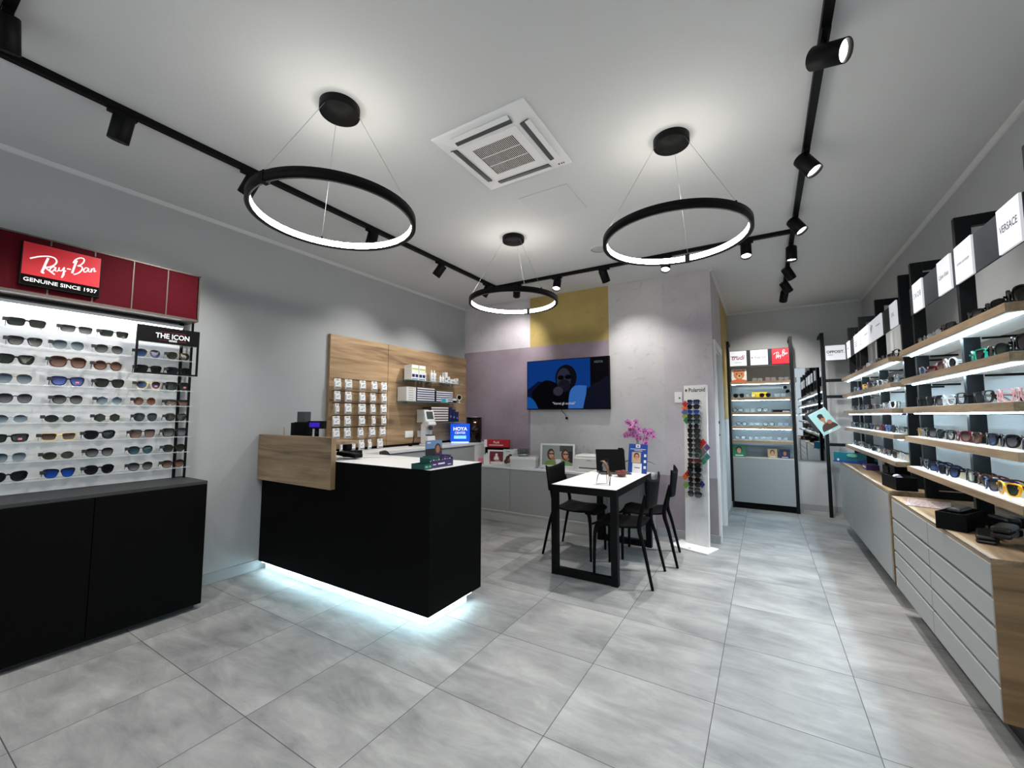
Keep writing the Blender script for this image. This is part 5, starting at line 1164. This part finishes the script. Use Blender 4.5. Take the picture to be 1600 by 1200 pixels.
b = MB(offwhite).box(x0 + .021, x1 - .021, ly(FY) + .004, -.032, .09, .742); b.build('cupboard', t, .002)
MB(greycab).box(x0 + .023, x1 - .023, ly(FY) - .016, ly(FY) + .003, .095, .738).build('door', t, .002)
MB(black).box(x0 + .021, x1 - .021, ly(FY) + .03, -.032, 0, .089).build('plinth', t)
for (a, bb, m, draw) in ((-.375, -.155, paper_lit, 0), (-.105, .115, paper_lit, 1), (.165, .392, signred_lit, 2)):
    if m is not signred_lit: bb = min(bb, .37)
    else: bb = .372
    g = MB(m).box(a, bb, ly(FY) - .004, ly(FY) + .0075, 2.095, 2.318).build('brand_sign', t)
    b = MB(redink); b.T = frame(((a + bb) / 2, ly(FY) - .0046, 2.206))
    if draw == 0:
        b.m(mat('plum_ink', (120, 20, 60), .6)).text('trudi', .10, (0, .012), 0, sx=.86, shear=.2); b.rect(-.10, -.005, .028, .036); b.m(greyink).text('EYEWEAR', .02, (0, -.062), 0)
    elif draw == 1: b.m(greyink).text('Polaroid', .045, (.012, 0), 0, sx=.95); b.ell(-.088, 0, .011, .012)
    else: b.m(white_ink); logo(b, -.10, .10, -.10, .11, 0)
    b.build('lettering', g)
ys = FY + .09
def rack_row(k, items):
    for i, (x, sh, tk, fr, le) in enumerate(items):
        glasses(sh, tk, fr, le, (2.02 + x, ys, RZ[k] + .0006), random.uniform(-.1, .1), f'{nth(i, len(items))} from left on the {["top", "second", "third", "fourth", "bottom"][k]} shelf of far rack', 'eyewear on the far wall rack', tl=.62)
rack_row(0, [(-.03, 'panto', 'wire', 'white', 'clear'), (.14, 'panto', 'thin', 'pink', 'clear'), (.30, 'panto', 'wire', 'silver', 'clear')])
rack_row(1, [(-.28, 'panto', 'thick', 'black', 'black'), (-.13, 'square', 'thin', 'black', 'clear'), (.06, 'panto', 'thick', 'tortoise', 'black'), (.25, 'square', 'wire', 'silver', 'clear')])
rack_row(2, [(-.30, 'panto', 'thick', 'black', 'clear'), (-.14, 'round', 'wire', 'silver', 'clear'), (.02, 'square', 'thick', 'black', 'clear')])
rack_row(3, [(-.26, 'panto', 'thick', 'navy', 'clear'), (-.09, 'square', 'wire', 'silver', 'clear'), (.09, 'wayfarer', 'thick', 'black', 'clear'), (.27, 'square', 'thin', 'blue', 'clear')])
rack_row(4, [(-.28, 'square', 'thin', 'navy', 'clear'), (-.11, 'panto', 'thin', 'grey', 'clear'), (.05, 'square', 'wire', 'silver', 'clear'), (.25, 'panto', 'thin', 'purple', 'clear')])
def teddy(b, hw, h_):
    b.m(pic_orange).flat([(-hw, 0), (hw, 0), (hw, h_ * .12), (0, h_ * .28), (-hw, h_ * .12)], .0001).m(pic_teddy).ell(-hw * .55, h_ * .8, hw * .25, hw * .25, .0002).ell(hw * .55, h_ * .8, hw * .25, hw * .25, .0002).ell(0, h_ * .55, hw * .72, h_ * .36, .0003)
    b.m(pic_beige).ell(hw * .05, h_ * .42, hw * .3, h_ * .16, .0004).m(hair_dk).ell(hw * .05, h_ * .47, hw * .14, h_ * .07, .0005).ell(-hw * .3, h_ * .62, hw * .09, h_ * .05, .0005).ell(hw * .35, h_ * .62, hw * .09, h_ * .05, .0005)
card('picture_card', (1.755, FY + .06, RZ[0] + .0006), 0, .20, .20, white, 'white picture card of a ginger teddy bear on the top rack shelf', 'card', teddy)
t = carton('yellow_carton', (2.02 - .01, FY + .20, RZ[1] + .0006), (.20, .04, .085), yellow, 'bright yellow box behind the glasses on second rack shelf', None)
t = carton('black_label_box', (2.02 + .245, FY + .10, RZ[2] + .0006), (.225, .04, .036), black, 'long black label block on the third rack shelf', None, 0, [(.2, .95, .2, .45, whiteink), (-.95, -.88, .4, .6, whiteink)])
t = glasses('round', 'wire', 'silver', 'black', (2.02 + .30, FY + .12, RZ[1] + .10), .3, 'hung upright at the right of second rack shelf', 'eyewear on the far wall rack'); t.rotation_euler = (0, 1.1, .2)
# boxes standing on the cupboard
zc2 = .7426
def face(m_hair, m_skin):
    def f(b, hw, h_): b.m(m_hair).ell(0, h_ * .62, hw * .5, h_ * .3, .0002).m(m_skin).ell(0, h_ * .55, hw * .34, h_ * .24, .0003).m(whiteink).rect(-hw * .6, hw * .6, h_ * .1, h_ * .16, .0003)
    return f
card('green_display', (1.72, FY + .035, zc2), .15, .17, .17, emerald, 'green display card with a portrait at left of rack cupboard', 'card', face(hair_dk, skin), -.2, None, .012)
card('beige_box', (2.14, FY + .10, zc2), 0, .115, .125, pic_beige, 'beige box with a portrait on the rack cupboard', 'box', face(hair_br, skin), 0, None, .05)
card('navy_box', (2.29, FY + .10, zc2), 0, .125, .125, pic_navy, 'navy box with a portrait beside the beige one', 'box', face(hair_dk, skin2), 0, None, .05)
# mirror
t = thing('wall_mirror', 'tall frameless mirror between the two racks on the far wall', 'mirror', (2.62, YF, 0))
MB(mirror).box(-.155, .16, -.022, -.002, .715, 2.05).build('mirror_glass', t, .001)
t = thing('thermostat', 'small white sensor plate on the far wall beside the mirror', 'sensor', (2.475, YF - .0, 1.88)); MB(offwhite).box(-.014, .014, -.03, -.0235, -.04, .04).box(-.012, .012, -.0234, -.0005, -.03, .03).build('plate', t)
# ladder with sign
t = thing('ladder_rack', 'black ladder frame with white sign beside the mirror', 'display rack', (2.775, 5.945, 0))
MB(navyblack).box(-.02, .02, 0, .04, 0, 2.49).box(-.02, .02, .04, YF - 5.945 - .0005, 2.45, 2.49).build('post', t, .002); MB(navyblack).box(.36, .40, 0, .04, 0.82, 2.49).build('post', t, .002)
for z in (1.83, 1.61, .965): MB(navyblack).box(.0205, .3595, .01, .03, z - .02, z + .02).build('rung', t)
MB(greydark).box(.0205, .3595, .012, .024, 2.10, 2.31).build('fascia', t)
g = MB(paper_lit).box(.03, .245, .0, .0115, 2.105, 2.305).build('brand_sign', t)
b = MB(ink); b.T = frame((.1375, -.0006, 2.215)); b.text('OPPOSIT.', .05, (0, 0), 0, sx=.92, bold=.03).text('TEEN', .018, (-.055, -.04), 0, sx=1.4); b.build('lettering', g)
b = MB(ink); 
def poster(b, hw, h_):
    b.m(pic_teal).rect(-hw * .98, hw * .98, h_ * .02, h_ * .98, .0001).m(hair_br).ell(hw * .1, h_ * .12, hw * .85, h_ * .3, .0002, 20, 0, PI).m(skin2).ell(hw * .0, h_ * .66, hw * .3, h_ * .16, .0004).rect(-hw * .12, hw * .14, h_ * .4, h_ * .56, .0003).ell(hw * .45, h_ * .4, hw * .25, h_ * .09, .0005)
    b.m(hair_dk).ell(hw * .0, h_ * .76, hw * .3, h_ * .085, .0005).ell(-hw * .14, h_ * .67, hw * .11, h_ * .03, .0006).ell(hw * .14, h_ * .67, hw * .11, h_ * .03, .0006).m(whiteink).rect(-hw * .3, hw * .1, h_ * .04, h_ * .09, .0005)
t = card('poster_card', (2.83, 5.925, 1.14), 0, .22, .32, white, 'tilted poster of a person in glasses hanging on the ladder', 'poster', poster, 0); t.rotation_euler = (0, -.55, 0)
